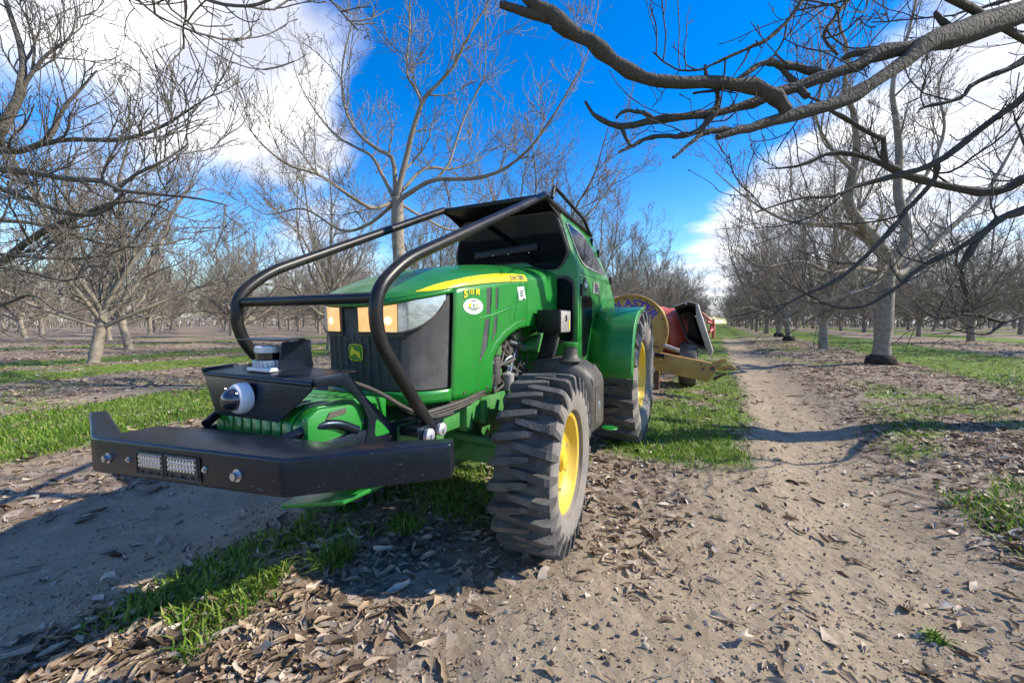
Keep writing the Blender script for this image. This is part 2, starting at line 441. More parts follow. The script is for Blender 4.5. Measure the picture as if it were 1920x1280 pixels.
# main limbs of the four nearest trees, world metres: (x, y, z, radius)
LIMBS_R0=[[(2.538,5.318,3.869,0.1),(2.094,4.795,3.585,0.095),(1.583,4.379,3.319,0.0875),(1.296,4.083,3.145,0.08),(1.091,3.911,2.953,0.06),(0.875,3.735,2.773,0.0567),(0.665,3.564,2.636,0.0533),(0.397,3.365,2.527,0.05),(0.203,3.224,2.444,0.0407),(0.091,3.127,2.401,0.0313),(-0.034,3.023,2.337,0.022)],
[(1.296,4.083,3.145,0.06),(0.998,3.908,3.08,0.054),(0.84,3.803,2.97,0.048),(0.549,3.629,2.846,0.042),(0.309,3.464,2.744,0.038),(0.142,3.335,2.645,0.034),(-0.056,3.194,2.577,0.03),(-0.216,3.053,2.527,0.028),(-0.417,2.892,2.479,0.026),(-0.579,2.749,2.407,0.023),(-0.691,2.637,2.422,0.02),(-0.747,2.611,2.467,0.0145),(-0.794,2.591,2.545,0.009)],
[(1.02,3.998,3.13,0.04),(0.85,3.933,3.127,0.028),(0.77,3.925,3.098,0.016)],
[(0.376,3.322,2.542,0.05),(0.309,3.281,2.619,0.051),(0.196,3.216,2.692,0.052),(0.036,3.098,2.709,0.0503),(-0.15,2.965,2.697,0.0487),(-0.331,2.834,2.672,0.047),(-0.435,2.763,2.68,0.048),(-0.584,2.672,2.755,0.049),(-0.718,2.591,2.862,0.05),(-0.816,2.517,2.929,0.053),(-0.912,2.442,2.971,0.056),(-1.007,2.37,3.042,0.0495),(-1.085,2.307,3.136,0.043),(-1.148,2.252,3.228,0.0365),(-1.223,2.192,3.349,0.03)],
[(-0.942,2.429,2.998,0.045),(-1.081,2.337,3.022,0.034),(-1.221,2.233,3.052,0.024)],
[(-0.417,2.892,2.479,0.02),(-0.469,2.849,2.514,0.016),(-0.579,2.774,2.52,0.012),(-0.627,2.728,2.463,0.008)],
[(-0.595,2.741,2.414,0.018),(-0.568,2.734,2.338,0.015),(-0.533,2.731,2.27,0.012)],
[(-0.071,3.162,2.553,0.026),(-0.18,3.048,2.405,0.022),(-0.413,2.876,2.358,0.018),(-0.513,2.77,2.29,0.014),(-0.595,2.674,2.221,0.01)],
[(0.107,3.155,2.415,0.026),(-0.082,3.02,2.386,0.0207),(-0.172,2.932,2.31,0.0153),(-0.283,2.831,2.187,0.01)],
[(-0.056,3.171,2.582,0.022),(-0.042,3.173,2.693,0.0187),(-0.109,3.134,2.804,0.0153),(-0.12,3.121,2.871,0.012)],
[(0.679,3.755,2.905,0.04),(0.447,3.597,2.96,0.034),(0.339,3.5,2.957,0.028),(0.235,3.404,2.942,0.022),(0.07,3.27,2.801,0.016),(0.006,3.206,2.732,0.0125),(-0.187,3.077,2.683,0.009)],
[(0.349,3.534,2.953,0.016),(0.447,3.577,2.838,0.03),(0.515,3.549,2.717,0.03)],
[(1.553,4.334,3.29,0.034),(1.443,4.284,3.394,0.026),(1.395,4.263,3.459,0.016)],
[(2.973,6.033,3.649,0.05),(2.504,5.659,3.247,0.042),(2.143,5.514,2.935,0.038),(1.825,5.393,2.665,0.034),(1.554,5.226,2.551,0.0288),(1.187,5.01,2.442,0.0236),(0.931,4.851,2.325,0.0184),(0.635,4.676,2.294,0.0132),(0.301,4.476,2.164,0.008)],
[(1.825,5.393,2.665,0.03),(1.834,5.446,2.523,0.029),(1.611,5.371,2.208,0.028),(1.429,5.264,1.955,0.025),(1.058,5.053,1.566,0.022),(0.679,4.792,1.37,0.014),(0.428,4.598,1.179,0.006)],
[(3.534,7.062,2.874,0.07),(3.184,7.106,2.826,0.062),(2.942,7.031,2.69,0.0585),(2.472,6.851,2.75,0.055),(2.177,6.705,2.833,0.05),(1.887,6.564,2.943,0.045),(1.539,6.396,3.117,0.0367),(1.175,6.214,3.175,0.0283),(0.834,6.031,3.014,0.02),(0.49,5.854,2.981,0.008)],
[(1.848,6.432,2.946,0.04),(1.699,6.302,2.99,0.037),(1.647,6.234,3.25,0.034),(1.547,6.128,3.259,0.0293),(1.137,5.875,3.491,0.0245),(0.972,5.741,3.586,0.0198),(0.748,5.575,3.666,0.015)],
[(3.232,6.438,2.511,0.06),(2.793,6.203,2.306,0.05),(2.492,6.04,2.124,0.04),(2.249,5.896,1.771,0.03),(2.233,5.878,1.6,0.024),(2.283,5.89,1.351,0.018),(2.227,5.855,1.241,0.012)],
[(2.492,6.04,2.124,0.035),(2.212,5.884,1.903,0.0302),(1.871,5.7,1.71,0.0253),(1.63,5.565,1.489,0.0205),(1.339,5.406,1.296,0.0157),(1.044,5.255,1.296,0.0108),(0.794,5.136,1.434,0.006)],
[(2.795,5.47,1.239,0.022),(2.349,5.127,1.184,0.017),(2.186,5.042,1.138,0.016),(2.021,4.96,1.184,0.015),(1.856,4.877,1.202,0.014),(1.673,4.782,1.17,0.01),(1.506,4.704,1.294,0.006)],
[(2.206,5.053,1.147,0.013),(2.065,4.974,1.032,0.0103),(1.86,4.871,1.055,0.0077),(1.727,4.806,1.11,0.005)],
[(1.836,4.867,1.193,0.01),(1.814,4.859,1.262,0.008),(1.846,4.877,1.294,0.006)],
[(0.718,3.414,3.492,0.022),(0.494,3.289,3.287,0.017),(0.361,3.21,3.082,0.0155),(0.242,3.141,2.945,0.014),(0.122,3.077,2.884,0.0115),(-0.059,2.979,2.791,0.009),(-0.149,2.931,2.747,0.0065),(-0.226,2.893,2.781,0.004)],
[(0.137,3.085,2.891,0.01),(0.108,3.065,2.809,0.0065),(0.035,3.021,2.689,0.003)],
[(1.035,4.275,3.93,0.02),(0.721,3.975,3.438,0.016),(0.67,3.941,3.295,0.014),(0.751,3.918,3.142,0.012)],
[(3.144,6.489,4.222,0.05),(2.759,6.272,3.835,0.035),(2.321,6.036,3.614,0.0293),(2.177,5.953,3.449,0.0235),(1.883,5.799,3.366,0.0178),(1.795,5.752,3.327,0.012)],
[(2.536,5.271,4.054,0.03),(2.156,4.951,3.806,0.022),(1.926,4.829,3.711,0.0173),(1.695,4.707,3.646,0.0127),(1.638,4.677,3.615,0.008)]]
LIMBS_L0=[[(-7.259,1.099,2.621,0.055),(-6.966,1.256,2.759,0.05),(-6.674,1.412,2.88,0.045),(-6.477,1.512,2.886,0.0405),(-6.282,1.616,2.963,0.036),(-6.222,1.681,3.084,0.03),(-6.156,1.759,3.364,0.024),(-6.055,1.848,3.545,0.018),(-5.934,1.951,3.773,0.012)],
[(-6.32,1.595,2.941,0.03),(-5.964,1.722,2.975,0.029),(-5.508,1.897,2.949,0.028),(-5.236,2.009,2.981,0.0232),(-4.969,2.123,3.077,0.0185),(-4.753,2.212,3.198,0.0137),(-4.548,2.295,3.317,0.009)],
[(-6.57,0.999,2.588,0.06),(-6.302,1.134,2.563,0.05),(-6.034,1.27,2.548,0.042),(-5.69,1.386,2.497,0.037),(-5.309,1.519,2.416,0.032),(-4.98,1.629,2.381,0.028),(-4.741,1.689,2.28,0.024),(-4.404,1.82,2.233,0.018),(-4.072,1.95,2.191,0.012),(-3.806,2.044,2.122,0.006)],
[(-4.938,1.702,2.3,0.022),(-4.768,1.797,2.455,0.0182),(-4.575,1.901,2.562,0.0145),(-4.447,1.972,2.65,0.0107),(-4.345,2.029,2.737,0.007)],
[(-4.864,1.739,2.285,0.02),(-5.032,1.691,2.164,0.022),(-5.239,1.628,2.109,0.024),(-5.519,1.532,2.144,0.026),(-5.851,1.415,2.28,0.028),(-6.189,1.295,2.393,0.03)],
[(-7.525,1.437,3.056,0.08),(-7.314,1.557,3.267,0.07),(-7.135,1.67,3.66,0.06),(-7.088,1.711,3.962,0.0475),(-7.132,1.705,4.265,0.035),(-7.266,1.661,4.688,0.0275),(-7.41,1.611,5.111,0.02)],
[(-7.083,1.703,3.781,0.03),(-6.98,1.766,3.962,0.0252),(-6.849,1.843,4.144,0.0204),(-6.637,1.961,4.325,0.0156),(-6.573,2.007,4.567,0.0108),(-6.623,1.999,4.869,0.006)],
[(-7.005,1.75,3.902,0.02),(-6.987,1.78,4.265,0.016),(-7.103,1.741,4.627,0.012),(-7.27,1.669,4.869,0.008)],
[(-7.422,1.176,1.473,0.06),(-6.964,1.426,1.756,0.05),(-6.711,1.566,1.97,0.045),(-6.409,1.673,2.127,0.04),(-6.091,1.784,2.219,0.035),(-5.692,1.958,2.363,0.0253),(-5.35,2.094,2.354,0.0157),(-5.034,2.211,2.235,0.006)],
[(-6.756,1.086,1.819,0.03),(-6.333,1.299,1.782,0.022),(-5.938,1.498,1.745,0.0187),(-5.577,1.682,1.745,0.0153),(-5.246,1.856,1.835,0.012),(-5.108,1.934,1.976,0.005)],
[(-6.078,0.973,1.665,0.026),(-5.697,1.164,1.599,0.02),(-5.485,1.27,1.566,0.0153),(-5.213,1.404,1.485,0.0107),(-5.04,1.493,1.509,0.006)],
[(-8.452,1.372,2.294,0.04),(-7.926,1.644,2.36,0.035),(-7.397,1.91,2.294,0.0278),(-6.865,2.17,2.097,0.0205),(-6.394,2.406,2.032,0.0132),(-5.985,2.618,2.097,0.006)],
[(-8.091,1.272,1.243,0.03),(-7.586,1.533,1.306,0.025),(-7.251,1.711,1.432,0.0187),(-6.965,1.846,1.243,0.0123),(-6.683,1.986,1.18,0.006)],
[(-3.328,1.241,3.503,0.022),(-3.117,1.335,3.257,0.017),(-2.998,1.392,3.191,0.016),(-2.909,1.434,3.126,0.015),(-2.761,1.506,3.07,0.0135),(-2.6,1.588,3.063,0.012),(-2.469,1.657,3.116,0.0093),(-2.353,1.719,3.168,0.0067),(-2.201,1.798,3.182,0.004)],
[(-3.472,1.162,3.405,0.016),(-3.344,1.216,3.208,0.011),(-3.215,1.275,3.083,0.0095),(-3.111,1.323,2.994,0.008),(-2.977,1.388,2.929,0.0055),(-2.835,1.456,2.853,0.003)],
[(-3.558,1.113,3.306,0.008),(-3.503,1.136,3.208,0.0063),(-3.419,1.175,3.142,0.0047),(-3.342,1.211,3.086,0.003)],
[(-3.063,1.36,3.208,0.009),(-3.07,1.352,3.126,0.0075),(-3.142,1.312,3.07,0.006),(-3.245,1.26,3.076,0.0045),(-3.289,1.239,3.116,0.003)],
[(-2.924,1.427,3.142,0.007),(-2.863,1.452,3.044,0.0057),(-2.794,1.485,2.994,0.0043),(-2.773,1.494,2.978,0.003)],
[(-2.761,1.506,3.07,0.007),(-2.686,1.54,2.994,0.0057),(-2.612,1.576,2.961,0.0043),(-2.559,1.603,2.978,0.003)],
[(-3.141,1.309,3.011,0.006),(-3.051,1.351,2.938,0.0045),(-3.007,1.372,2.922,0.003)]]
LIMBS_C1=[[(-5.341,5.83,3.418,0.1),(-5.268,5.827,3.707,0.0925),(-5.139,5.861,4.147,0.085),(-4.986,5.85,4.559,0.075),(-4.785,5.864,4.986,0.065),(-4.682,5.887,5.129,0.0567),(-4.44,5.985,5.364,0.0483),(-4.202,6.086,5.653,0.04),(-4.03,6.167,6.046,0.032),(-3.779,6.292,6.492,0.024),(-3.608,6.368,6.788,0.016),(-3.322,6.52,7.412,0.008)],
[(-4.785,5.864,4.986,0.045),(-4.897,5.858,5.232,0.0413),(-5.071,5.824,5.537,0.0377),(-5.103,5.868,5.94,0.034),(-5.071,5.911,6.43,0.0253),(-5.093,5.933,7.005,0.0167),(-5.178,5.932,7.773,0.008)],
[(-5.385,5.809,3.457,0.08),(-5.472,5.859,4.137,0.07),(-5.78,5.771,4.356,0.06),(-6.12,5.67,4.648,0.0525),(-6.357,5.626,5.014,0.045),(-6.499,5.634,5.446,0.0375),(-6.555,5.698,6.089,0.03),(-6.441,5.791,6.714,0.0227),(-6.274,5.915,7.401,0.0153),(-6.171,6.007,8.118,0.008)],
[(-5.392,5.801,3.379,0.07),(-5.801,5.905,3.939,0.06),(-6.175,6.021,4.384,0.05),(-6.568,5.983,4.618,0.0433),(-7.04,5.91,4.924,0.0367),(-7.559,5.828,5.502,0.03),(-7.962,5.772,6.167,0.018),(-8.275,5.772,7.016,0.006)],
[(-5.33,5.831,3.359,0.08),(-4.969,5.914,3.554,0.0725),(-4.589,6.003,3.686,0.065),(-4.017,6.123,3.635,0.0575),(-3.516,6.212,3.677,0.05),(-3.179,6.279,3.823,0.045),(-2.868,6.338,4.054,0.04),(-2.641,6.415,4.361,0.035),(-2.417,6.492,4.699,0.03),(-2.238,6.58,5.04,0.0252),(-2.082,6.654,5.352,0.0204),(-1.953,6.72,5.75,0.0156),(-1.855,6.788,6.467,0.0108),(-1.813,6.81,6.885,0.006)],
[(-4.589,6.003,3.686,0.045),(-4.451,6.204,4.011,0.0405),(-4.406,6.364,4.453,0.036),(-4.295,6.504,4.941,0.031),(-4.129,6.672,5.435,0.026),(-4.012,6.751,5.764,0.021),(-4.021,6.791,6.573,0.016),(-4.046,6.816,7.242,0.011),(-4.095,6.825,7.842,0.006)],
[(-5.324,5.841,3.467,0.06),(-5.151,6.356,4.077,0.05),(-4.929,6.87,4.204,0.04),(-4.727,7.207,4.365,0.0293),(-4.491,7.567,4.643,0.0187),(-4.193,7.973,5.162,0.008)],
[(-5.409,5.79,3.339,0.07),(-5.473,5.353,3.128,0.06),(-5.528,4.936,3.214,0.05),(-5.749,4.501,3.468,0.04),(-5.923,4.078,3.528,0.03),(-6.266,3.811,3.891,0.018),(-6.457,3.63,4.4,0.006)],
[(-5.408,5.789,3.3,0.06),(-6.21,5.927,3.038,0.0525),(-7.094,6.039,3.04,0.045),(-8.031,5.871,3.553,0.0325),(-8.996,5.657,3.501,0.02),(-9.532,5.404,3.856,0.006)],
[(-5.321,5.834,3.319,0.05),(-5.213,6.498,3.155,0.0425),(-5.06,7.189,3.061,0.035),(-4.72,7.716,3.359,0.0205),(-4.337,8.245,3.31,0.006)]]
LIMBS_R1=[[(3.898,13.977,2.651,0.2),(3.758,13.805,2.858,0.185),(3.468,13.57,3.307,0.17),(3.07,13.161,3.629,0.15),(2.762,12.809,4.147,0.13),(2.869,12.791,4.873,0.11),(2.87,12.716,5.519,0.09),(2.746,12.574,6.125,0.075),(2.514,12.371,6.617,0.06),(2.568,12.367,7.394,0.045),(2.308,12.206,8.222,0.03),(2.325,12.193,9.161,0.015)],
[(3.974,14.012,2.581,0.19),(4.338,14.341,3.128,0.17),(4.38,14.505,3.671,0.15),(4.209,14.58,4.553,0.13),(4.264,14.777,5.567,0.11),(4.165,14.781,6.535,0.09),(4.052,14.778,7.504,0.07),(4.372,15.012,8.776,0.0517),(4.578,15.182,9.932,0.0333),(4.513,15.214,11.089,0.015)],
[(4.004,14.016,2.372,0.14),(4.307,14.396,2.394,0.125),(4.727,14.857,2.791,0.11),(5.632,15.703,3.636,0.09),(6.618,16.597,4.614,0.07),(7.396,17.291,5.913,0.045),(8.189,18.013,7.569,0.02)],
[(3.747,13.795,2.775,0.12),(3.084,13.609,3.487,0.09),(2.335,13.236,3.626,0.07),(1.462,12.799,3.765,0.05),(0.574,12.264,4.293,0.03),(-0.179,11.804,4.947,0.01)],
[(3.757,13.777,2.361,0.09),(3.063,12.921,2.419,0.075),(2.366,12.051,2.264,0.06),(1.65,11.474,2.49,0.045),(0.862,10.84,2.342,0.03),(0.308,10.351,2.673,0.008)],
[(2.819,12.645,4.733,0.06),(2.3,12.18,5.166,0.0475),(1.904,11.791,5.825,0.035),(1.974,11.76,6.632,0.0215),(1.817,11.632,7.783,0.008)],
[(4.348,14.74,4.15,0.08),(5.06,15.389,5.233,0.0625),(5.524,15.921,6.503,0.045),(5.363,15.906,7.702,0.0275),(5.737,16.164,8.9,0.01)],
[(3.777,13.686,2.556,0.09),(3.374,12.889,2.037,0.07),(2.658,11.947,1.749,0.05),(2.066,11.41,1.556,0.03),(1.598,10.949,1.608,0.01)]]
# ------------------------------------------------------------------ ground
GRASS_BANDS = [(-0.85, 0.30, 0.9), (-8.3, -5.3, 1.0), (-14.3, -12.6, 0.95), (-19.2, -16.6, 0.9), (-29, -25.5, 0.7), (-38, -34.5, 0.6),
               (4.7, 9.0, 1.0), (14.0, 18.5, 1.0), (23, 27.5, 1.0), (32, 36.5, 1.0), (41, 46, 1.0), (50, 55, 1.0)]
TRACK_BANDS = [(0.35, 1.35, 1.0), (-3.75, -2.35, 1.0), (-9.2, -8.5, 0.8), (9.3, 10.0, 0.6)]


def masks(x, y):
    x = np.asarray(x, float); y = np.asarray(y, float)
    xw = x + 0.55 * (fbm(x * 0.5, y * 0.28, 3, 3) - 0.5) + 0.22 * (fbm(x * 2.1, y * 1.6, 2, 5) - 0.5)
    g = np.zeros_like(x)
    for a, b, w in GRASS_BANDS:
        k = band(xw, a, b, 0.28) * w
        if a == -0.85: k = k * sstep(3.3, 4.1, y + 0.5 * (fbm(x, y, 2, 9) - 0.5)) * np.where(y < 30, 1, 1)
        g = np.maximum(g, k)
    far = sstep(20, 45, y) * band(xw, -4, 2.6, 0.6) * 0.85          # the green alley far off
    g = np.maximum(g, far)
    # patches in the litter
    pat = sstep(0.48, 0.64, fbm(x * 0.9, y * 0.9, 3, 11))
    g = np.maximum(g, pat * 0.55 * band(xw, 1.55, 4.6, 0.3))
    g = np.maximum(g, pat * 0.35 * band(xw, -16.5, -8, 0.5))
    g = np.maximum(g, 0.55 * sstep(0.50, 0.66, fbm(x * 2.6 + 3, y * 2.4, 2, 13)) * band(xw, -2.25, -1.72, 0.12) * band(y, 0.55, 6, 0.3))
    g = np.maximum(g, 0.95 * band(xw, -2.0, -0.95, 0.15) * band(y, 2.05, 3.4, 0.2))
    g = np.where(y < 45, g * sstep(0.10, 0.38, fbm(x * 1.3, y * 1.3, 3, 17)), g)
    t = np.zeros_like(x)
    for a, b, w in TRACK_BANDS:
        t = np.maximum(t, band(xw, a, b, 0.22) * w)
    t = np.maximum(t, band(xw, -0.75, 1.3, 0.25) * (1 - sstep(1.7, 3.2, y)) * 0.92)
    t = np.maximum(t, 0.9 * band(xw, -0.25, 0.9, 0.2) * band(y, 1.5, 4.6, 0.5))
    return np.clip(g, 0, 1), np.clip(t * (1 - 0.8 * g), 0, 1)


WHEELS = [(-0.83, 2.0), (-2.23, 2.0), (-0.86, 4.3), (-2.2, 4.3)]


def height(x, y):
    x = np.asarray(x, float); y = np.asarray(y, float)
    d = np.hypot(x, y)
    near = 1 - sstep(25, 60, d)
    h = 0.07 * (fbm(x * 0.45, y * 0.45, 3, 21) - 0.5) + near * (0.045 * (fbm(x * 2.3, y * 1.9, 3, 23) - 0.5))
    h = h + (1 - sstep(6, 12, d)) * (0.022 * (fbm(x * 9, y * 9, 3, 25) - 0.5))
    xw = x + 0.25 * (fbm(x * 0.5, y * 0.4, 2, 3) - 0.5)
    h = h - 0.045 * band(xw, 0.5, 1.25, 0.2) - 0.05 * band(xw, -3.6, -2.5, 0.2) + 0.05 * band(xw, 1.5, 2.2, 0.25)
    # tread marks in the track on the tractor's far side
    h = h + near * 0.010 * np.sin(7 * x + 1.2 * np.sin(y * 1.1)) * band(xw, -3.6, -2.3, 0.15)
    for k in range(-9, 8):
        h = h + 0.10 * np.exp(-((x - (3.75 + 9.1 * k)) / 1.3) ** 2)
    w = np.ones_like(x)
    for wx, wy in WHEELS:
        w = w * (1 - np.exp(-(((x - wx) ** 2 + (y - wy) ** 2) / 0.35 ** 2)))
    return h * w


def ground_mesh():
    n = 490
    t = np.linspace(-1, 1, n)
    xs = -0.4 + 1.6 * np.sinh(5.4 * t)
    ty = np.linspace(-0.62, 1, n)
    ys = 1.9 + 1.9 * np.sinh(5.6 * ty)
    X, Y = np.meshgrid(xs, ys)
    Z = height(X, Y)
    g, tr = masks(X, Y)
    v = np.stack([X, Y, Z], -1).reshape(-1, 3)
    i = np.arange(n * n).reshape(n, n)
    f = np.stack([i[:-1, :-1], i[:-1, 1:], i[1:, 1:], i[1:, :-1]], -1).reshape(-1, 4)
    me = mesh_np('ground', v, f)
    for nm, a in (('grass', g), ('track', tr)):
        at = me.attributes.new(nm, 'FLOAT', 'POINT'); at.data.foreach_set('value', a.reshape(-1).astype(np.float32))
    return me


def mesh_np(name, v, f):
    me = bpy.data.meshes.new(name)
    v = np.asarray(v, np.float32); f = np.asarray(f, np.int32)
    me.vertices.add(len(v)); me.vertices.foreach_set('co', v.reshape(-1))
    k = f.shape[1]
    me.loops.add(f.size); me.loops.foreach_set('vertex_index', f.reshape(-1))
    me.polygons.add(len(f))
    me.polygons.foreach_set('loop_start', np.arange(0, f.size, k, dtype=np.int32))
    me.polygons.foreach_set('use_smooth', np.ones(len(f), bool))
    me.update(calc_edges=True)
    return me


def ground_material():
    m = bpy.data.materials.new('orchard_soil'); m.use_nodes = True
    nt = m.node_tree; N, Lk = nt.nodes.new, nt.links.new
    bs = nt.nodes['Principled BSDF']; bs.inputs['Roughness'].default_value = 0.95; bs.inputs['Specular IOR Level'].default_value = 0.15
    tc = N('ShaderNodeTexCoord'); O = tc.outputs['Object']

    def noise(s, d=6, r=0.6):
        n = N('ShaderNodeTexNoise'); n.inputs['Scale'].default_value = s; n.inputs['Detail'].default_value = d; n.inputs['Roughness'].default_value = r
        Lk(O, n.inputs[0]); return n.outputs[0]

    def rng_(v, a, b, c=0.0, d=1.0):
        k = N('ShaderNodeMapRange'); Lk(v, k.inputs['Value'])
        for i, q in zip(('From Min', 'From Max', 'To Min', 'To Max'), (a, b, c, d)): k.inputs[i].default_value = q
        return k.outputs[0]

    def mix(f, a, b):
        k = N('ShaderNodeMix'); k.data_type = 'RGBA'
        if isinstance(f, float): k.inputs[0].default_value = f
        else: Lk(f, k.inputs[0])
        for i, q in ((6, a), (7, b)):
            if isinstance(q, tuple): k.inputs[i].default_value = q + (1,)
            else: Lk(q, k.inputs[i])
        return k.outputs[2]

    def attr(nm):
        a = N('ShaderNodeAttribute'); a.attribute_name = nm; return a.outputs['Fac']
    big, mid, fine = noise(0.7), noise(5), noise(55, 8, 0.7)
    soil = mix(rng_(mid, .3, .7), (0.185, 0.142, 0.096), (0.290, 0.230, 0.158))
    soil = mix(rng_(fine, .35, .75), soil, (0.37, 0.31, 0.225))
    trk = mix(rng_(mid, .35, .7), (0.285, 0.225, 0.150), (0.400, 0.325, 0.222))
    trk = mix(rng_(fine, .45, .75, 0, .7), trk, (0.24, 0.19, 0.14))
    base = mix(rng_(attr('track'), .2, .8), soil, trk)
    # flat leaf litter between the modelled leaves
    vo = N('ShaderNodeTexVoronoi'); vo.inputs['Scale'].default_value = 17; vo.inputs['Randomness'].default_value = 1
    Lk(O, vo.inputs['Vector'])
    sv = N('ShaderNodeSeparateColor'); Lk(vo.outputs['Color'], sv.inputs[0])
    leafc = N('ShaderNodeValToRGB'); Lk(sv.outputs[0], leafc.inputs[0])
    els = leafc.color_ramp.elements
    for i, (p, c) in enumerate(((0, (0.10, 0.07, 0.05)), (.4, (0.18, 0.13, 0.095)), (.75, (0.29, 0.225, 0.17)), (1, (0.45, 0.38, 0.32)))):
        e = els[i] if i < 2 else els.new(p)
        e.position = p; e.color = c + (1,)
    lit = N('ShaderNodeMath'); lit.operation = 'SUBTRACT'; lit.inputs[0].default_value = 1.0; Lk(attr('track'), lit.inputs[1]); lit.use_clamp = True
    lf = N('ShaderNodeMath'); lf.operation = 'MULTIPLY'; Lk(lit.outputs[0], lf.inputs[0]); Lk(rng_(noise(3.2), .40, .55, .15, .85), lf.inputs[1])
    base = mix(lf.outputs[0], base, leafc.outputs[0])
    grc = mix(rng_(noise(9), .3, .7), (0.07, 0.15, 0.014), (0.165, 0.265, 0.026))
    grc = mix(rng_(noise(45, 4), .45, .7, 0, .55), grc, (0.17, 0.14, 0.07))
    ga = N('ShaderNodeMath'); ga.operation = 'MULTIPLY'; Lk(attr('grass'), ga.inputs[0]); Lk(rng_(noise(2.2), .3, .6, .55, 1.25), ga.inputs[1])
    base = mix(rng_(ga.outputs[0], .25, .7, 0, .92), base, grc)
    Lk(base, bs.inputs['Base Color'])
    b1 = N('ShaderNodeBump'); b1.inputs['Strength'].default_value = 0.55; b1.inputs['Distance'].default_value = 0.03
    Lk(noise(26, 9, 0.72), b1.inputs['Height'])
    b2 = N('ShaderNodeBump'); b2.inputs['Strength'].default_value = 0.35; b2.inputs['Distance'].default_value = 0.02
    Lk(vo.outputs['Distance'], b2.inputs['Height']); Lk(b1.outputs[0], b2.inputs['Normal'])
    Lk(b2.outputs[0], bs.inputs['Normal'])
    return m


gme = ground_mesh()
gme.materials.append(ground_material())
ground = tag(link('ground', gme), kind='structure')

# ------------------------------------------------------------------ tractor
XC = -1.53
tractor = empty('tractor', (XC, 3.1, 0.0))
tag(tractor, 'green orchard tractor with black front bumper, roll bars and low cab', 'tractor')

_pl = np.array([(0, 1.365), (.06, 1.367), (.12, 1.373), (.18, 1.383), (.235, 1.402), (.28, 1.428), (.32, 1.465), (.352, 1.51), (.378, 1.565), (.398, 1.63),
                (.412, 1.70), (.422, 1.80), (.429, 1.92), (.432, 2.05), (.434, 2.2), (.436, 2.36)])
_sl = np.concatenate([[0], np.cumsum(np.hypot(*np.diff(_pl, axis=0).T))])
S_END = _sl[-1]


def s_of_y(y): return float(np.interp(y, _pl[:, 1], _sl))
def s_of_x(x): return float(np.interp(x, _pl[:, 0], _sl))
def z_sh(y): return float(np.interp(y, [1.365, 1.45, 1.66, 1.86, 2.1, 2.36], [1.318, 1.350, 1.402, 1.435, 1.462, 1.485]))
def z_top(y): return float(np.interp(y, [1.365, 1.42, 1.49, 1.65, 1.85, 2.2, 2.36], [1.330, 1.372, 1.412, 1.477, 1.530, 1.590, 1.612]))


def hood_raw(s, z, side=1):
    x = np.interp(s, _sl, _pl[:, 0]); y = np.interp(s, _sl, _pl[:, 1])
    zs, zt = z_sh(y), z_top(y)
    low = min(max((1.30 - z) / 0.45, 0), 1)
    x = x * (1 - 0.05 * low); y = y + 0.02 * low * (1 - min(s / 0.5, 1))
    if z > zs:
        q = min((z - zs) / (zt - zs), 1.0)
        x = x * math.sqrt(max(0, 1 - q * q))
    return np.array([XC + side * x, y, z])


def hood_pt(s, z, off=0.0, side=1):
    p = hood_raw(s, z, side)
    if off:
        e = 0.004
        a = hood_raw(min(s + e, S_END), z, side) - hood_raw(max(s - e, 0), z, side)
        b = hood_raw(s, z + e, side) - hood_raw(s, z - e, side)
        n = unit(np.cross(a, b)) * side
        if n[0] * side < 0 and n[1] > 0: n = -n
        p = p + n * off
    return p


def hood_patch(mb, ss, zl, zh, rows=8, off=0.0, side=1, thick=None):
    g = [[hood_pt(s, zl(s) + (zh(s) - zl(s)) * t, off, side) for t in np.linspace(0, 1, rows)] for s in ss]
    n, m = len(g), rows
    fs = [(i * m + j, (i + 1) * m + j, (i + 1) * m + j + 1, i * m + j + 1) for i in range(n - 1) for j in range(m - 1)]
    mb.add([p for r_ in g for p in r_], fs)


def ys_of(s): return float(np.interp(s, _sl, _pl[:, 1]))


S_SEAM = s_of_y(1.61)
fr = np.linspace(0, S_SEAM, 22); bk = np.linspace(S_SEAM, S_END, 26)


def zb_side(s):
    y = ys_of(s)
    return float(np.interp(y, [1.365, 1.95, 1.953, 2.02, 2.14, 2.25, 2.36], [.842, .835, 1.02, 1.09, 1.152, 1.183, 1.196]))


hood = MB()
bk2 = np.unique(np.concatenate([bk, [s_of_y(1.95), s_of_y(1.953)]]))
for sd in (1, -1):
    hood_patch(hood, fr, lambda s: z_sh(ys_of(s)) - 0.022, lambda s: z_sh(ys_of(s)), 3, 0, sd)
    hood_patch(hood, fr, lambda s: 0.842, lambda s: 0.905, 4, 0.006, sd)
    hood_patch(hood, bk2, zb_side, lambda s: z_sh(ys_of(s)), 16, 0, sd)
# rounded top, elliptic cross-section
ang = np.linspace(-90, 90, 27)
allS = np.concatenate([fr[:-1], bk])
grid = []
for s in allS:
    x0 = float(np.interp(s, _sl, _pl[:, 0])); y0 = ys_of(s); zs, zt = z_sh(y0), z_top(y0)
    grid.append([(XC + x0 * math.sin(R(a)), y0, zs + (zt - zs) * math.cos(R(a))) for a in ang])
m_ = len(ang)
hood.add([p for g in grid for p in g], [(i * m_ + j, i * m_ + j + 1, (i + 1) * m_ + j + 1, (i + 1) * m_ + j) for i in range(len(grid) - 1) for j in range(m_ - 1)])
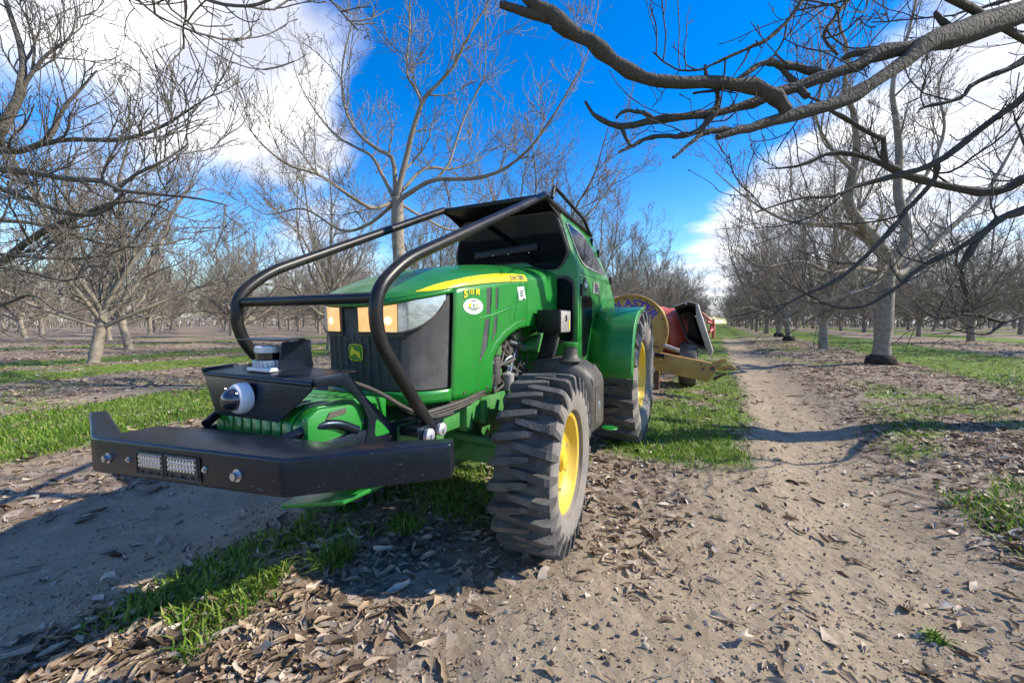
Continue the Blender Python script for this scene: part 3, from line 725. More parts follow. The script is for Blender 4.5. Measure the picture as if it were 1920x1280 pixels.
# cowl running back to the cab
cw = []
for y, k in ((2.365, 0.985), (2.6, 0.97), (2.955, 0.95)):
    zs, zt = 1.485 + (y - 2.36) * 0.12, 1.612 + (y - 2.36) * 0.10
    cw.append([(XC + .436 * k * math.sin(R(a)), y, zs + (zt - zs) * math.cos(R(a))) for a in ang])
hood_o = hood.build('hood', MT['green'], tractor, smooth=38)
sol = hood_o.modifiers.new('thickness', 'SOLIDIFY'); sol.thickness = 0.003; sol.offset = 0
MB().loft([[(XC - .415, y, 1.20)] + c + [(XC + .415, y, 1.20)] for c, y in zip(cw, (2.365, 2.6, 2.955))], True, True).build('cowl', MT['green'], tractor, smooth=38)

# grille screens: one front piece and one on each side
g = MB()
zgt = lambda s: z_sh(ys_of(s)) - 0.026
S_FS = s_of_x(.30)
for sd in (1, -1): hood_patch(g, np.linspace(0, S_FS, 18), lambda s: .908, zgt, 10, -0.012, sd)
g.build('front_grille', MT['grille'], tractor)
for sd in (1, -1):
    g = MB(); hood_patch(g, np.linspace(S_FS, S_SEAM - 0.008, 14), lambda s: .908, zgt, 10, -0.012, sd); g.build('side_grille', MT['grille'], tractor)
# ribs on the lower front grille
for sd in (1, -1):
    for x in np.arange(0.025, 0.30, 0.05):
        s = s_of_x(x); q = MB()
        hood_patch(q, [s - .007, s + .007], lambda s: .915, lambda s: 1.165, 6, -0.004, sd)
        q.build('grille_rib', MT['grille'], tractor)

# headlights
def headlight(sd, xin, xlamp, label):
    sa, sb = s_of_x(abs(xin)), s_of_x(xlamp)
    bz = MB(); hood_patch(bz, np.linspace(max(sa - .012, 0), sb + .03, 14), lambda s: 1.158, lambda s: z_sh(ys_of(s)) - .012, 5, 0.001, sd)
    o = bz.build('headlight', MT['plastic'], tractor)
    o['label'] = label
    a = MB(); hood_patch(a, np.linspace(sa, sb, 14), lambda s: 1.176 + .004 * math.sin(s * 30), lambda s: z_sh(ys_of(s)) - .026, 8, 0.006, sd)
    a.build('lit_lens', MT['lamp'], o)
    sc_ = sb - .045
    b = MB(); c = hood_pt(sc_, 1.232, 0.008, sd)
    nrm = unit(hood_pt(sc_, 1.232, 0.02, sd) - hood_pt(sc_, 1.232, 0.008, sd))
    t1 = unit(np.cross(nrm, (0, 0, 1))); t2 = np.cross(nrm, t1)
    b.loft([[c + nrm * h + r_ * (math.cos(q) * t1 + math.sin(q) * t2) for q in np.linspace(0, 6.283, 16, endpoint=False)] for h, r_ in ((0, .019), (.004, .013), (.006, .004))])
    b.build('bulb', MT['bulb'], o)
    # clear wrap-around lens, drawn out to a point along the hood
    s2 = s_of_y(1.565)
    hi = lambda s: z_sh(ys_of(s)) - .024
    lo = lambda s: min(1.176 + .10 * max(0, (s - sb) / (s2 - sb)) ** 1.6 + .05 * max(0, (s - sb) / (s2 - sb)) ** 5, hi(s) - .001)
    w = MB(); hood_patch(w, np.linspace(sb + .003, s2, 14), lo, hi, 6, 0.006, sd)
    w.build('clear_lens', MT['lens'], o)
    rim = MB(); rim.tube([hood_pt(s, lo(s), .005, sd) for s in np.linspace(sa, s2, 24)], .006, 6); rim.build('lens_trim', MT['plastic'], o)


headlight(1, .03, .235, 'lit amber headlight on the near side of the hood')
headlight(-1, .10, .215, 'lit amber headlight on the far side of the hood')

# emblem with leaping deer on the front grille
def flat_on_hood(mb, pts2, s0, z0, off, side=1, kx=1.0):
    mb.add([hood_pt(s0 + a * kx, z0 + b, off, side) for a, b in pts2], [tuple(range(len(pts2)))])


def front_map(a, b, off):                       # a: metres across the nose from its middle
    return hood_pt(abs(a), 1.082 + b, off, 1 if a >= 0 else -1)


def plate(mb, pts, off):
    mb.add([front_map(a, b, off) for a, b in pts], [tuple(range(len(pts)))])


def shield(w, h):
    return [tuple(p) for p in rounded_poly([(-w, h * .86), (0, h), (w, h * .86), (w * 1.03, 0), (w * .92, -h * .86), (0, -h), (-w * .92, -h * .86), (-w * 1.03, 0)], .012, 4)]


e0 = MB(); plate(e0, shield(.047, .042), .004); em = e0.build('emblem', MT['decal_yellow'], tractor)
e1 = MB(); plate(e1, shield(.043, .038), .0055); e1.build('emblem_field', MT['green'], em)
deer = [(a * 1.08, b * 1.15) for a, b in [(-.030, .004), (-.020, .009), (-.013, .012), (-.016, .018), (-.019, .026), (-.014, .020), (-.010, .026), (-.009, .016), (-.004, .012), (.004, .008), (.014, .006), (.022, .004),
        (.026, .007), (.024, .000), (.030, -.010), (.034, -.020), (.026, -.012), (.018, -.007), (.012, -.010), (.020, -.020), (.009, -.014), (.002, -.006), (-.006, -.004), (-.014, -.012),
        (-.024, -.016), (-.016, -.009), (-.012, -.003), (-.020, -.005), (-.030, -.012), (-.022, -.001), (-.016, .003), (-.022, .006)]]
d_ = bmesh.new(); vs_ = [d_.verts.new(front_map(a, b, .0075)) for a, b in deer]; d_.faces.new(vs_)
bmesh.ops.triangulate(d_, faces=d_.faces); me_ = bpy.data.meshes.new('leaping_deer'); d_.to_mesh(me_); d_.free(); me_.materials.append(MT['decal_yellow'])
link('leaping_deer', me_, em)

# side decals (near side and its mirror image)
st_y = [1.451, 1.50, 1.542, 1.60, 1.659, 1.76, 1.861, 1.98, 2.104, 2.22, 2.352]
st_t = [1.362, 1.383, 1.399, 1.417, 1.432, 1.455, 1.473, 1.491, 1.506, 1.516, 1.523]
st_b = [1.361, 1.368, 1.376, 1.389, 1.401, 1.417, 1.432, 1.447, 1.460, 1.471, 1.482]
for sd in (1, -1):
    q = MB()
    ss = [s_of_y(y) for y in np.linspace(1.455, 2.352, 40)]
    hood_patch(q, ss, lambda s: float(np.interp(ys_of(s), st_y, st_b)), lambda s: float(np.interp(ys_of(s), st_y, st_t)), 5, 0.003, sd)
    o = q.build('yellow_stripe', MT['decal_yellow'], tractor)
    def letters(name, txt, size, y0, z0, slope, m, bold=0.0, sx=1.0, par=None):
        vs, fs = text_geo(txt, size, bold)
        q = MB(); q.add([hood_pt(s_of_y(y0 + a * sx * sd), z0 + b + slope * a * sx * sd, 0.0055, sd) for a, b, _ in vs], fs); q.build(name, m, par or tractor)
    letters('brand_lettering', 'JOHN DEERE', .034, 2.222, 1.4895, .11, MT['decal_dark'], .0006, 0.95, o)
    letters('model_lettering', '5', .052, 1.688, 1.364, .10, MT['decal_yellow'], .002)
    letters('model_lettering', '115', .036, 1.731, 1.377, .10, MT['decal_yellow'], .0012, .8)
    letters('model_lettering', 'M', .040, 1.782, 1.379, .10, MT['decal_yellow'], .002)
    # louvre slots
    for poly in ([(1.868, 1.403), (1.906, 1.413), (1.900, 1.272), (1.866, 1.268)], [(1.960, 1.413), (1.980, 1.418), (1.974, 1.300), (1.955, 1.296)],
                 [(1.858, 1.237), (1.895, 1.245), (1.878, 1.086), (1.815, 1.005)], [(1.951, 1.257), (1.972, 1.261), (1.966, 1.167), (1.925, 1.112)]):
        q = MB(); P = [hood_pt(s_of_y(a), b, 0.0025, sd) for a, b in poly]; q.add(P, [(0, 1, 2, 3)]); q.build('louvre_slot', MT['grille'], tractor)
        e = MB(); a, b = poly[1], poly[2]
        e.tube([hood_pt(s_of_y(a[0] + .006), a[1], .002, sd), hood_pt(s_of_y((a[0] + b[0]) / 2 + .005), (a[1] + b[1]) / 2, .004, sd), hood_pt(s_of_y(b[0] + .004), b[1], .002, sd)], .005, 6)
        e.build('louvre_lip', MT['green'], tractor)
    cr_ = MB(); cr_.tube([hood_pt(s_of_y(y), z, -.001, sd) for y, z in ((1.80, 1.245), (1.9, 1.258), (2.0, 1.278), (2.12, 1.305), (2.26, 1.318))], [.003, .008, .009, .007, .002], 8); cr_.build('hood_crease', MT['green'], tractor)
    cr_ = MB(); cr_.tube([hood_pt(s_of_y(y), z, -.001, sd) for y, z in ((1.90, 1.03), (1.96, 1.10), (2.06, 1.165), (2.2, 1.215), (2.34, 1.235))], [.003, .008, .010, .009, .006], 8); cr_.build('hood_crease', MT['green'], tractor)
    MB().tube([hood_pt(s_of_y(y), z_sh(y) - .006, .0005, sd) for y in np.linspace(1.62, 2.35, 24)], .0022, 6).build('panel_seam', MT['engine'], tractor)
    MB().tube([hood_pt(S_SEAM + .004, z, .0005, sd) for z in np.linspace(.91, 1.37, 14)], .0025, 6).build('panel_seam', MT['engine'], tractor)
    MB().tube([hood_pt(s_of_y(y), z, .0005, sd) for y, z in ((1.82, .84), (1.80, .88), (1.815, .93), (1.86, .99))], .0016, 6).build('panel_seam', MT['engine'], tractor)
    for y, z in ((1.70, .87), (1.90, .87), (2.30, 1.24)): MB().lathe([(0, .009), (.003, .009), (.004, .001)], 12, lambda p, y=y, z=z: np.stack([hood_pt(s_of_y(y), z, 0, sd)[0] + sd * p[:, 0], y + p[:, 1], z + p[:, 2]], 1)).build('hood_latch', MT['engine'], tractor)
# stickers on the near side
q = MB(); q.add([hood_pt(s_of_y(1.752 + .079 * math.cos(a)), 1.305 + .040 * math.sin(a), .003) for a in np.linspace(0, 6.283, 36, endpoint=False)], [tuple(range(36))])
ov = q.build('oval_sticker', MT['decal_white'], tractor)
for k, (dy, dz, r_, mm) in enumerate(((-.03, .006, .013, 'decal_yellow'), (.0, .006, .007, 'green'), (.028, .006, .008, 'decal_yellow'))):
    q = MB(); q.add([hood_pt(s_of_y(1.752 + dy + r_ * .8 * math.cos(a)), 1.305 + dz + r_ * math.sin(a), .0045) for a in np.linspace(0, 6.283, 12, endpoint=False)], [tuple(range(12))]); q.build('sticker_mark', MT[mm], ov)
for dz, w in ((-.012, .05), (-.021, .028), (.026, .02)):
    q = MB(); q.add([hood_pt(s_of_y(1.752 + a), 1.305 + dz + b, .0045) for a, b in ((-w, 0), (w, .002), (w, .006), (-w, .004))], [(0, 1, 2, 3)]); q.build('sticker_line', MT['decal_dark'], ov)
q = MB(); q.add([hood_pt(s_of_y(a), b, .003) for a, b in ((2.215, 1.436), (2.305, 1.447), (2.336, 1.369), (2.243, 1.358))], [(0, 1, 2, 3)])
ws_ = q.build('white_label', MT['decal_white'], tractor)
for dz in (0.0, .014, .028):
    q = MB(); q.add([hood_pt(s_of_y(a), b + dz, .0045) for a, b in ((2.247, 1.388), (2.298, 1.394), (2.300, 1.386), (2.249, 1.380))], [(0, 1, 2, 3)]); q.build('label_line', MT['decal_dark'], ws_)
q = MB(); q.add([hood_pt(s_of_y(a), b, .0045) for a, b in ((2.285, 1.372), (2.318, 1.376), (2.320, 1.367), (2.287, 1.363))], [(0, 1, 2, 3)]); q.build('label_line', MT['decal_dark'], ws_)

# ---- chassis, engine bay, front axle
MB().box((XC, 2.3, .62), (.44, 1.9, .26)).build('chassis', MT['cast_green'], tractor, bevel=.02)
for sd in (1, -1):
    MB().prism([(XC + sd * .33, 1.28, .70), (XC + sd * .33, 2.55, .66), (XC + sd * .33, 2.55, .80), (XC + sd * .33, 1.9, .80), (XC + sd * .33, 1.28, .79)], (sd * .03, 0, 0)).build('frame_rail', MT['cast_green'], tractor, bevel=.006)
    for y in (1.5, 1.75, 1.93):
        MB().box((XC + sd * .37, y, .73), (.05, .06, .13)).build('rail_bracket', MT['cast_green'], tractor, bevel=.008)
MB().box((XC, 2.1, 1.0), (.40, 1.05, .55)).build('engine_block', MT['engine'], tractor, bevel=.03)
MB().box((XC, 1.63, .98), (.60, .12, .62)).build('radiator', MT['engine'], tractor, bevel=.01)
MB().lathe([(0, 0), (0, .05), (.15, .05), (.17, .04), (.17, 0)], 20, lambda p: np.stack([p[:, 1] + XC + .33, p[:, 2] + 2.10, 0.86 + p[:, 0]], 1)).build('oil_filter', MT['engine'], tractor)
MB().lathe([(0, 0), (0, .052), (.05, .056), (.06, .03), (.07, 0)], 20, lambda p: np.stack([p[:, 1] + XC + .33, p[:, 2] + 2.10, 1.03 + p[:, 0]], 1)).build('filter_head', MT['cast_green'], tractor)
MB().lathe([(0, 0), (0, .035), (.10, .04), (.12, 0)], 16, lambda p: np.stack([p[:, 1] + XC + .36, p[:, 2] + 2.24, .80 + p[:, 0]], 1)).build('fuel_filter', MT['grey'], tractor)
for k in range(26):
    y0, z0 = random.uniform(1.98, 2.6), random.uniform(.84, 1.2)
    P = [(XC + .28 + random.uniform(0, .09), y0 + random.uniform(-.18, .18), z0 + random.uniform(-.13, .13)) for _ in range(4)]
    MB().tube(rounded(P, .1), random.choice((.006, .009, .014)), 8).build('engine_hose', MT['hose' if k % 4 else 'zinc'], tractor)
for k in range(10):
    MB().box((XC + .27, random.uniform(2.0, 2.5), random.uniform(.9, 1.18)), (.12, random.uniform(.05, .13), random.uniform(.04, .1))).build('engine_fitting', MT['engine' if k % 3 else 'cast_green'], tractor, bevel=.008)
# side shield below the cab front, catching light
MB().prism([(XC + .30, 2.50, 1.04), (XC + .30, 2.72, .99), (XC + .30, 2.85, 1.10), (XC + .30, 2.72, 1.17)], (.10, 0, 0)).build('step_shield', MT['cast_green'], tractor, bevel=.01)
# wiring loom along the rail
for k in range(3):
    MB().tube(rounded([(XC + .38, 1.36, .80 + .012 * k), (XC + .41, 1.6, .805 + .014 * k), (XC + .41, 1.8, .82 + .012 * k), (XC + .38, 2.0, .86), (XC + .33, 2.1, .95)], .1), .007 + .002 * k, 8).build('wiring_loom', MT['hose'], tractor)
# front axle
ax = MB()
ax.prism([(XC - .60, 1.93, .42), (XC + .60, 1.93, .43), (XC + .60, 1.93, .545), (XC + .30, 1.93, .53), (XC + .24, 1.93, .62), (XC - .24, 1.93, .62), (XC - .30, 1.93, .53), (XC - .60, 1.93, .545)], (0, .14, 0))
ax.build('front_axle', MT['cast_green'], tractor, bevel=.015)
MB().tube([(XC + .1, 1.86, .60), (XC + .42, 1.88, .575), (XC + .62, 1.92, .53)], .022, 10).build('steering_cylinder', MT['cast_green'], tractor)
MB().tube([(XC + .40, 1.9, .56), (XC + .64, 1.87, .52)], .011, 8).build('tie_rod', MT['zinc'], tractor)
MB().lathe([(-.10, .09), (-.10, .11), (.05, .13), (.10, .12), (.10, 0)], 20, lambda p: np.stack([p[:, 0] + XC + .58, p[:, 1] + 2.0, p[:, 2] + .485], 1)).build('axle_hub', MT['cast_green'], tractor)
# belly skid plate seen below the bumper
MB().prism([(XC - .18, 1.10, .40), (XC + .11, 1.19, .44), (XC + .16, 1.42, .46), (XC - .2, 1.42, .44)], (0, .0, .02)).build('skid_plate', MT['green'], tractor, bevel=.005)


# ---- wheels
def tyre(name, ctr, steer, Rt, half, rim, N, depth, parent, swirl, sgn):
    cs, sn = math.cos(steer), math.sin(steer)
    c = np.array(ctr)

    def Mx(p):
        p = np.asarray(p, float)
        return np.stack([c[0] + p[:, 0] * cs - p[:, 1] * sn, c[1] + p[:, 0] * sn + p[:, 1] * cs, c[2] + p[:, 2]], 1)
    Rc = Rt - depth
    h = half
    sw = Rc - rim
    prof = [(-h * .62, rim - .01), (-h * .80, rim + .02), (-h * .90, rim + .12 * sw), (-h * 1.03, rim + .45 * sw), (-h * 1.02, rim + .68 * sw), (-h * .90, Rc - .018), (-h * .70, Rc - .004), (-h * .3, Rc), (0, Rc + .002)]
    prof = prof + [(-a, r_) for a, r_ in prof[-2::-1]]
    t = MB(); t.lathe(prof, 72, Mx)
    body = t
    lug = MB()
    for k in range(N):
        for sd in (1, -1):
            th0 = 2 * math.pi * (k + (0.5 if sd < 0 else 0)) / N
            # stations: axial, radius, phase, half angular width
            w = 2 * math.pi / N
            st = [(h * 1.035, rim + .58 * sw, .00, .14), (h * 1.05, Rc - .035, .00, .165), (h * .99, Rc + depth * .70, .02, .175), (h * .84, Rc + depth * .98, .05, .175),
                  (h * .50, Rt, .12, .17), (h * .18, Rt + .001, .20, .165), (-h * .12, Rt, .27, .15), (-h * .30, Rt - .004, .31, .10)]
            rings = []
            for a, r_, ph, hw in st:
                base = min(r_ - .003, Rc - .01 if abs(a) < h * .9 else r_ - depth * .9)
                r0 = base if abs(a) < h * .98 else r_ - .028
                th = th0 + swirl * ph * w
                pts = []
                for da, rr in ((-hw * w * 1.18, r0), (-hw * w * .9, r_), (hw * w * .9, r_), (hw * w * 1.18, r0)):
                    aa = a if abs(a) < h * .98 else a + (0.0 if rr == r_ else -.02)
                    pts.append((sd * aa, rr * math.sin(th + da), rr * math.cos(th + da)))
                rings.append(Mx(np.array(pts)))
            lug.loft(rings, True, True)
    wheel = body.build('wheel', MT['sidewall'], parent, smooth=50)
    wheel['label'] = name
    lug.build('tread', MT['rubber'], wheel, smooth=18)
    # tread base between the lugs
    tb = MB(); tb.lathe([(a, r_ + .0015) for a, r_ in prof[5:-5]], 72, Mx); tb.build('tread_base', MT['rubber'], wheel, smooth=50)
    f = sgn
    rp = [(f * h * .70, rim + .006), (f * h * .73, rim + .012), (f * h * .76, rim + .004), (f * h * .72, rim - .014), (f * h * .50, rim - .03), (f * h * .36, rim * .80), (f * h * .30, rim * .74),
          (f * h * .28, rim * .62), (f * h * .40, rim * .56), (f * h * .46, rim * .50), (f * h * .52, rim * .22), (f * h * .55, 0.001)]
    rm = MB(); rm.lathe(rp, 48, Mx); rm.build('rim', MT['yellow'], wheel, smooth=35)
    bo = MB()
    for k in range(8):
        a = k * math.pi / 4 + .2
        bo.lathe([(f * h * .30, .012), (f * h * .30 + f * .022, .012), (f * h * .30 + f * .024, 0.001)], 6, lambda p, a=a: Mx(p + np.array([0, rim * .68 * math.cos(a), rim * .68 * math.sin(a)])))
    bo.build('wheel_nuts', MT['zinc'], wheel)
    hb = MB(); hb.lathe([(f * h * .53, rim * .18), (f * h * .66, rim * .16), (f * h * .70, rim * .10), (f * h * .71, .001)], 20, Mx); hb.build('hub_cap', MT['yellow'], wheel)
    dk = MB(); dk.lathe([(-f * h * .6, rim - .004), (-f * h * .3, rim - .02), (-f * h * .2, .001)], 32, Mx); dk.build('rim_back', MT['yellow'], wheel)
    return wheel


ST = R(5.0)
tyre('front wheel on the near side, turned slightly outward', (-.825, 2.05, .470), ST, .474, .152, .262, 26, .040, tractor, 1.0, 1)
tyre('front wheel on the far side, mostly hidden by the bumper', (2 * XC + .835, 2.05, .470), ST, .474, .152, .262, 26, .040, tractor, 1.0, -1)
tyre('large rear wheel on the near side behind the green fender', (-.865, 4.32, .668), 0.0, .675, .205, .345, 20, .045, tractor, 1.0, 1)
tyre('large rear wheel on the far side', (2 * XC + .865, 4.32, .668), 0.0, .675, .205, .345, 20, .045, tractor, 1.0, -1)
MB().tube([(XC - .66, 4.32, .668), (XC + .66, 4.32, .668)], .11, 16).build('rear_axle', MT['cast_green'], tractor)
MB().box((XC, 4.0, .75), (.6, 1.3, .55)).build('transmission', MT['cast_green'], tractor, bevel=.04)

# ---- bumper (front plate, top plate, swept wings)
TL, CL, CR, TR = np.array((-2.385, .705, .845)), np.array((-2.02, .598, .811)), np.array((-1.052, .680, .856)), np.array((-.733, 1.022, .850))
hL, hR, hT = .131, .112, .113
def bump_ring(ft, h, back): return [ft, ft + np.array((0, .003, -h)), ft + np.array((0, .003, -h)) + back, ft + back]
bmp = MB().loft([bump_ring(TL, .125, np.array((.035, .05, 0))), bump_ring(CL, hL, np.array((.045, .075, .004))), bump_ring(CL + (CR - CL) * .055, hL - .001, np.array((.01, .175, .008))), bump_ring(CL + (CR - CL) * .5, (hL + hR) / 2, np.array((.0, .19, .008))), bump_ring(CR, hR, np.array((.02, .17, .002))), bump_ring(TR, hT, np.array((-.03, .06, 0)))])
bumper = bmp.build('bumper', MT['steel_black'], tractor, bevel=.010, seg=3)
def on_bumper(u, v, off=0.0):
    """u 0..1 from the far corner to the near corner of the front plate, v 0..1 from bottom to top"""
    t = CL + (CR - CL) * u; h = hL + (hR - hL) * u
    return t + np.array((0, .003, -h)) * (1 - v) + unit(np.cross(CR - CL, (0, 0, 1))) * off
bn = unit(np.cross(CR - CL, (0, 0, 1))); bu = unit(CR - CL); bv = np.array((0, 0, 1.0))
def bolt_at(p, r_, hgt, par):
    b = MB(); ring = lambda h_, q, n=6: [p + bn * h_ + q * (math.cos(a) * bu + math.sin(a) * bv) for a in np.linspace(0, 6.283, n, endpoint=False)]
    b.loft([ring(0, r_ * 1.55, 18), ring(.003, r_ * 1.55, 18)]); b.loft([ring(.003, r_), ring(hgt, r_)]); b.build('bolt', MT['zinc'], par, smooth=30)
for u, v, r_ in ((.115, .48, .0125), (.815, .46, .0125)): bolt_at(on_bumper(u, v), r_, .016, bumper)
for u, v, r_ in ((.245, .50, .0065), (.665, .50, .0065)): bolt_at(on_bumper(u, v), r_, .008, bumper)
# recessed pair of LED lamps
for u0, u1 in ((.305, .455), (.470, .635)):
    fr_ = MB()
    outer = [on_bumper(u, v, .0035) for u, v in ((u0 - .012, .13), (u1 + .010, .13), (u1 + .010, .80), (u0 - .012, .80))]
    fr_.add(outer, [(0, 1, 2, 3)]); led = fr_.build('led_lamp', MT['plastic'], bumper)
    w = MB()
    for a, b in (((u0, .18), (u1, .18)), ((u1, .18), (u1, .76)), ((u1, .76), (u0, .76)), ((u0, .76), (u0, .18))):
        w.tube([on_bumper(*a, .006), on_bumper(*b, .006)], .0035, 6)
    w.build('lamp_bezel', MT['plastic'], led)
    l = MB(); l.add([on_bumper(u, v, .005) for u, v in ((u0 + .012, .36), (u1 - .006, .36), (u1 - .006, .72), (u0 + .012, .72))], [(0, 1, 2, 3)]); l.build('lamp_backing', MT['lens'], led)
    for row in (.42, .54, .66):
        for u in np.linspace(u0 + .02, u1 - .014, 9):
            p = on_bumper(u, row, .005); c = MB()
            ring = lambda h_, q: [p + bn * h_ + q * (math.cos(a) * bu + math.sin(a) * bv) for a in np.linspace(0, 6.283, 6, endpoint=False)]
            c.loft([ring(0, .0066), ring(.004, .0056), ring(.003, .002)]); c.build('led', MT['led'], led)
    for u in (u0 + .03, (u0 + u1) / 2, u1 - .03): MB().box(on_bumper(u, .25, .008), (.008, .006, .006)).build('bezel_clip', MT['plastic'], led)
# bumper struts back to the frame
for sd in (1, -1): MB().prism([(XC + sd * .30, .80, .72), (XC + sd * .30, 1.40, .68), (XC + sd * .30, 1.40, .80), (XC + sd * .30, 1.05, .815), (XC + sd * .30, .80, .80)], (sd * .03, 0, 0)).build('bumper_strut', MT['steel_black'], tractor, bevel=.004)
for sd, x in ((1, -1.235), (-1, -1.80)):
    MB().tube(rounded([(x - .05 * sd, .84, .835), (x, .92, .868), (x + .02, 1.0, .865), (x + .03, 1.08, .82)], .05), .017, 10).build('tow_loop', MT['steel_black'], tractor)

# ---- front weights
for k in range(9):
    x = XC - .27 + k * .0595
    MB().prism([(x, .90, .69), (x, 1.24, .69), (x, 1.30, .76), (x, 1.30, .90), (x, 1.20, .925), (x, .97, .925), (x, .93, .905), (x, .90, .86)], (.053, 0, 0)).build('weight', MT['green'], tractor, bevel=.007)
cp = MB(); cp.prism([(XC + .275, .885, .78), (XC + .275, 1.03, .735), (XC + .275, 1.20, .72), (XC + .275, 1.20, .90), (XC + .275, 1.07, .918), (XC + .275, .93, .926), (XC + .275, .885, .90)], (.035, 0, 0)); wt = cp.build('weight_bracket', MT['green'], tractor, bevel=.008)
MB().prism([(XC + .311, .955, .885), (XC + .311, 1.04, .893), (XC + .311, 1.04, .912), (XC + .311, .97, .908)], (.004, 0, 0)).build('bracket_slot', MT['engine'], wt)
for y, z in ((1.09, .80), (1.13, .84), (1.09, .765), (1.14, .78)): MB().lathe([(0, .013), (.006, .013), (.006, .001)], 16, lambda p, y=y, z=z: np.stack([p[:, 0] + XC + .309, p[:, 1] + y, p[:, 2] + z], 1)).build('bolt_hole', MT['engine' if z < .83 else 'zinc'], wt)

# ---- sensor box and its arms
def slab(pts, d): return MB().prism(pts, d)
BX0, BX1 = -1.885, -1.215
box_front = slab([(BX0, .905, 1.018), (BX1, .905, 1.018), (-1.225, .903, .992), (-1.358, .875, .878), (-1.752, .875, .866), (BX0 + .012, .903, .985)], (0, .006, 0))
sbox = box_front.build('sensor_box', MT['steel_black'], tractor, bevel=.002)
top = MB().prism([(BX0 + .01, .904, 1.0215), (BX1 - .0, .904, 1.0215), (BX1, 1.10, 1.036), (BX0 + .01, 1.10, 1.036)], (0, 0, .006)); top.build('top_plate', MT['steel_black'], sbox, bevel=.002)
MB().tube([(BX0 + .004, .909, 1.015), (BX1 - .002, .909, 1.015)], .010, 10).build('folded_edge', MT['steel_black'], sbox)
armp = [(.895, 1.038), (1.03, 1.046), (1.051, 1.029), (1.124, .934), (1.258, .805), (1.384, .762), (1.388, .683), (1.097, .715), (1.121, .799), (1.126, .854), (1.101, .914), (1.05, .970), (1.002, 1.001), (.905, 1.008)]
for x in (-1.208, BX0 - .006):
    a = MB().prism([(x, y, z) for y, z in armp], (.012, 0, 0)).build('bracket_arm', MT['steel_black'], tractor, bevel=.0015)
    for poly in ([(1.165, .850), (1.245, .772), (1.155, .776)], [(1.17, .735), (1.205, .745), (1.20, .715), (1.17, .712)]):
        MB().prism([(x - .0015, y, z) for y, z in rounded_poly(poly, .02, 4)], (.015, 0, 0)).build('arm_cutout', MT['green'], a)
MB().box((-1.215, 1.42, .735), (.10, .06, .12)).build('bar_foot', MT['steel_black'], tractor, bevel=.006)
for y, z in ((1.327, .757), (1.41, .762)):
    MB().lathe([(0, .012), (0, .026), (.006, .028), (.02, .028), (.024, .024), (.026, .010), (.034, .009), (.034, .001)], 20, lambda p, y=y, z=z: np.stack([p[:, 0] - 1.075, p[:, 1] + y, p[:, 2] + z], 1)).build('rubber_mount', MT['alu'], tractor)
    MB().tube([(-1.2, y, z), (-1.075, y, z)], .014, 10).build('mount_shaft', MT['steel_black'], tractor)
MB().box((-1.13, 1.36, .775), (.10, .17, .04)).build('mount_plate', MT['steel_black'], tractor, bevel=.005)

# lidar
LX, LY, LZ = -1.602, 1.0, 1.036
UP = lambda x, y, z: (lambda p: np.stack([x + p[:, 1], y + p[:, 2], z + p[:, 0]], 1))
lid = MB().box((LX + .012, LY, LZ + .006), (.135, .115, .014)).build('lidar', MT['white'], tractor, bevel=.003)
lb = MB(); lb.lathe([(.012, .046), (.024, .052), (.040, .050), (.042, .001)], 40, UP(LX, LY, LZ)); lb.build('lidar_base', MT['alu'], lid)
for k in range(24):
    a = k * math.pi / 12; c, s = math.cos(a), math.sin(a)
    MB().box((LX + .052 * c, LY + .052 * s, LZ + .027), (.010, .004, .026), ((c, -s, 0), (s, c, 0), (0, 0, 1))).build('cooling_fin', MT['white'], lid)
    MB().box((LX + .046 * c, LY + .046 * s, LZ + .083), (.008, .0035, .016), ((c, -s, 0), (s, c, 0), (0, 0, 1))).build('cooling_fin', MT['alu'], lid)
MB().lathe([(.042, .001), (.042, .0455), (.070, .0455), (.070, .001)], 40, UP(LX, LY, LZ)).build('scanner_band', MT['dome'], lid)
MB().lathe([(.070, .047), (.074, .050), (.092, .049), (.096, .044), (.097, .001)], 40, UP(LX, LY, LZ)).build('lidar_cap', MT['white'], lid)
# folded guard over the lidar
gd = MB(); gd.prism([(-1.79, .98, 1.152), (-1.50, .98, 1.152), (-1.50, 1.09, 1.157), (-1.79, 1.09, 1.157)], (0, 0, .005)); guard = gd.build('lidar_guard', MT['steel_black'], tractor, bevel=.0015)
MB().prism([tuple(p) for p in rounded_poly([(-1.525, .985, 1.038), (-1.50, .985, 1.150), (-1.50, 1.10, 1.155), (-1.50, 1.12, 1.038)], .012, 3)], (.006, 0, 0)).build('guard_side', MT['steel_black'], guard)
MB().prism([tuple(p) for p in rounded_poly([(-1.57, 1.105, 1.04), (-1.495, 1.105, 1.04), (-1.495, 1.105, 1.155), (-1.57, 1.105, 1.155)], .006, 3)], (0, .006, 0)).build('guard_back', MT['steel_black'], guard)

# dome camera
KX, KY, KZ = -1.572, .884, .945
FW = lambda p: np.stack([KX + p[:, 1], KY - p[:, 0], KZ + p[:, 2]], 1)
cm_ = MB(); cm_.lathe([(-.004, .057), (.014, .0575), (.028, .055), (.036, .050), (.040, .045), (.040, .036)], 44, FW); camo = cm_.build('dome_camera', MT['white'], tractor, smooth=50)
dm = MB(); dm.lathe([(.034 + .043 * math.sin(t), .0005 + .0425 * math.cos(t)) for t in np.linspace(0, math.pi / 2, 12)], 36, FW); dm.build('smoked_dome', MT['dome'], camo, smooth=60)
for a in (.6, 2.2, 3.8, 5.4): MB().lathe([(.047, .003), (.052, .003), (.0525, .0005)], 8, lambda p, a=a: FW(p + np.array([0, .048 * math.cos(a), .048 * math.sin(a)]))).build('housing_screw', MT['zinc'], camo)

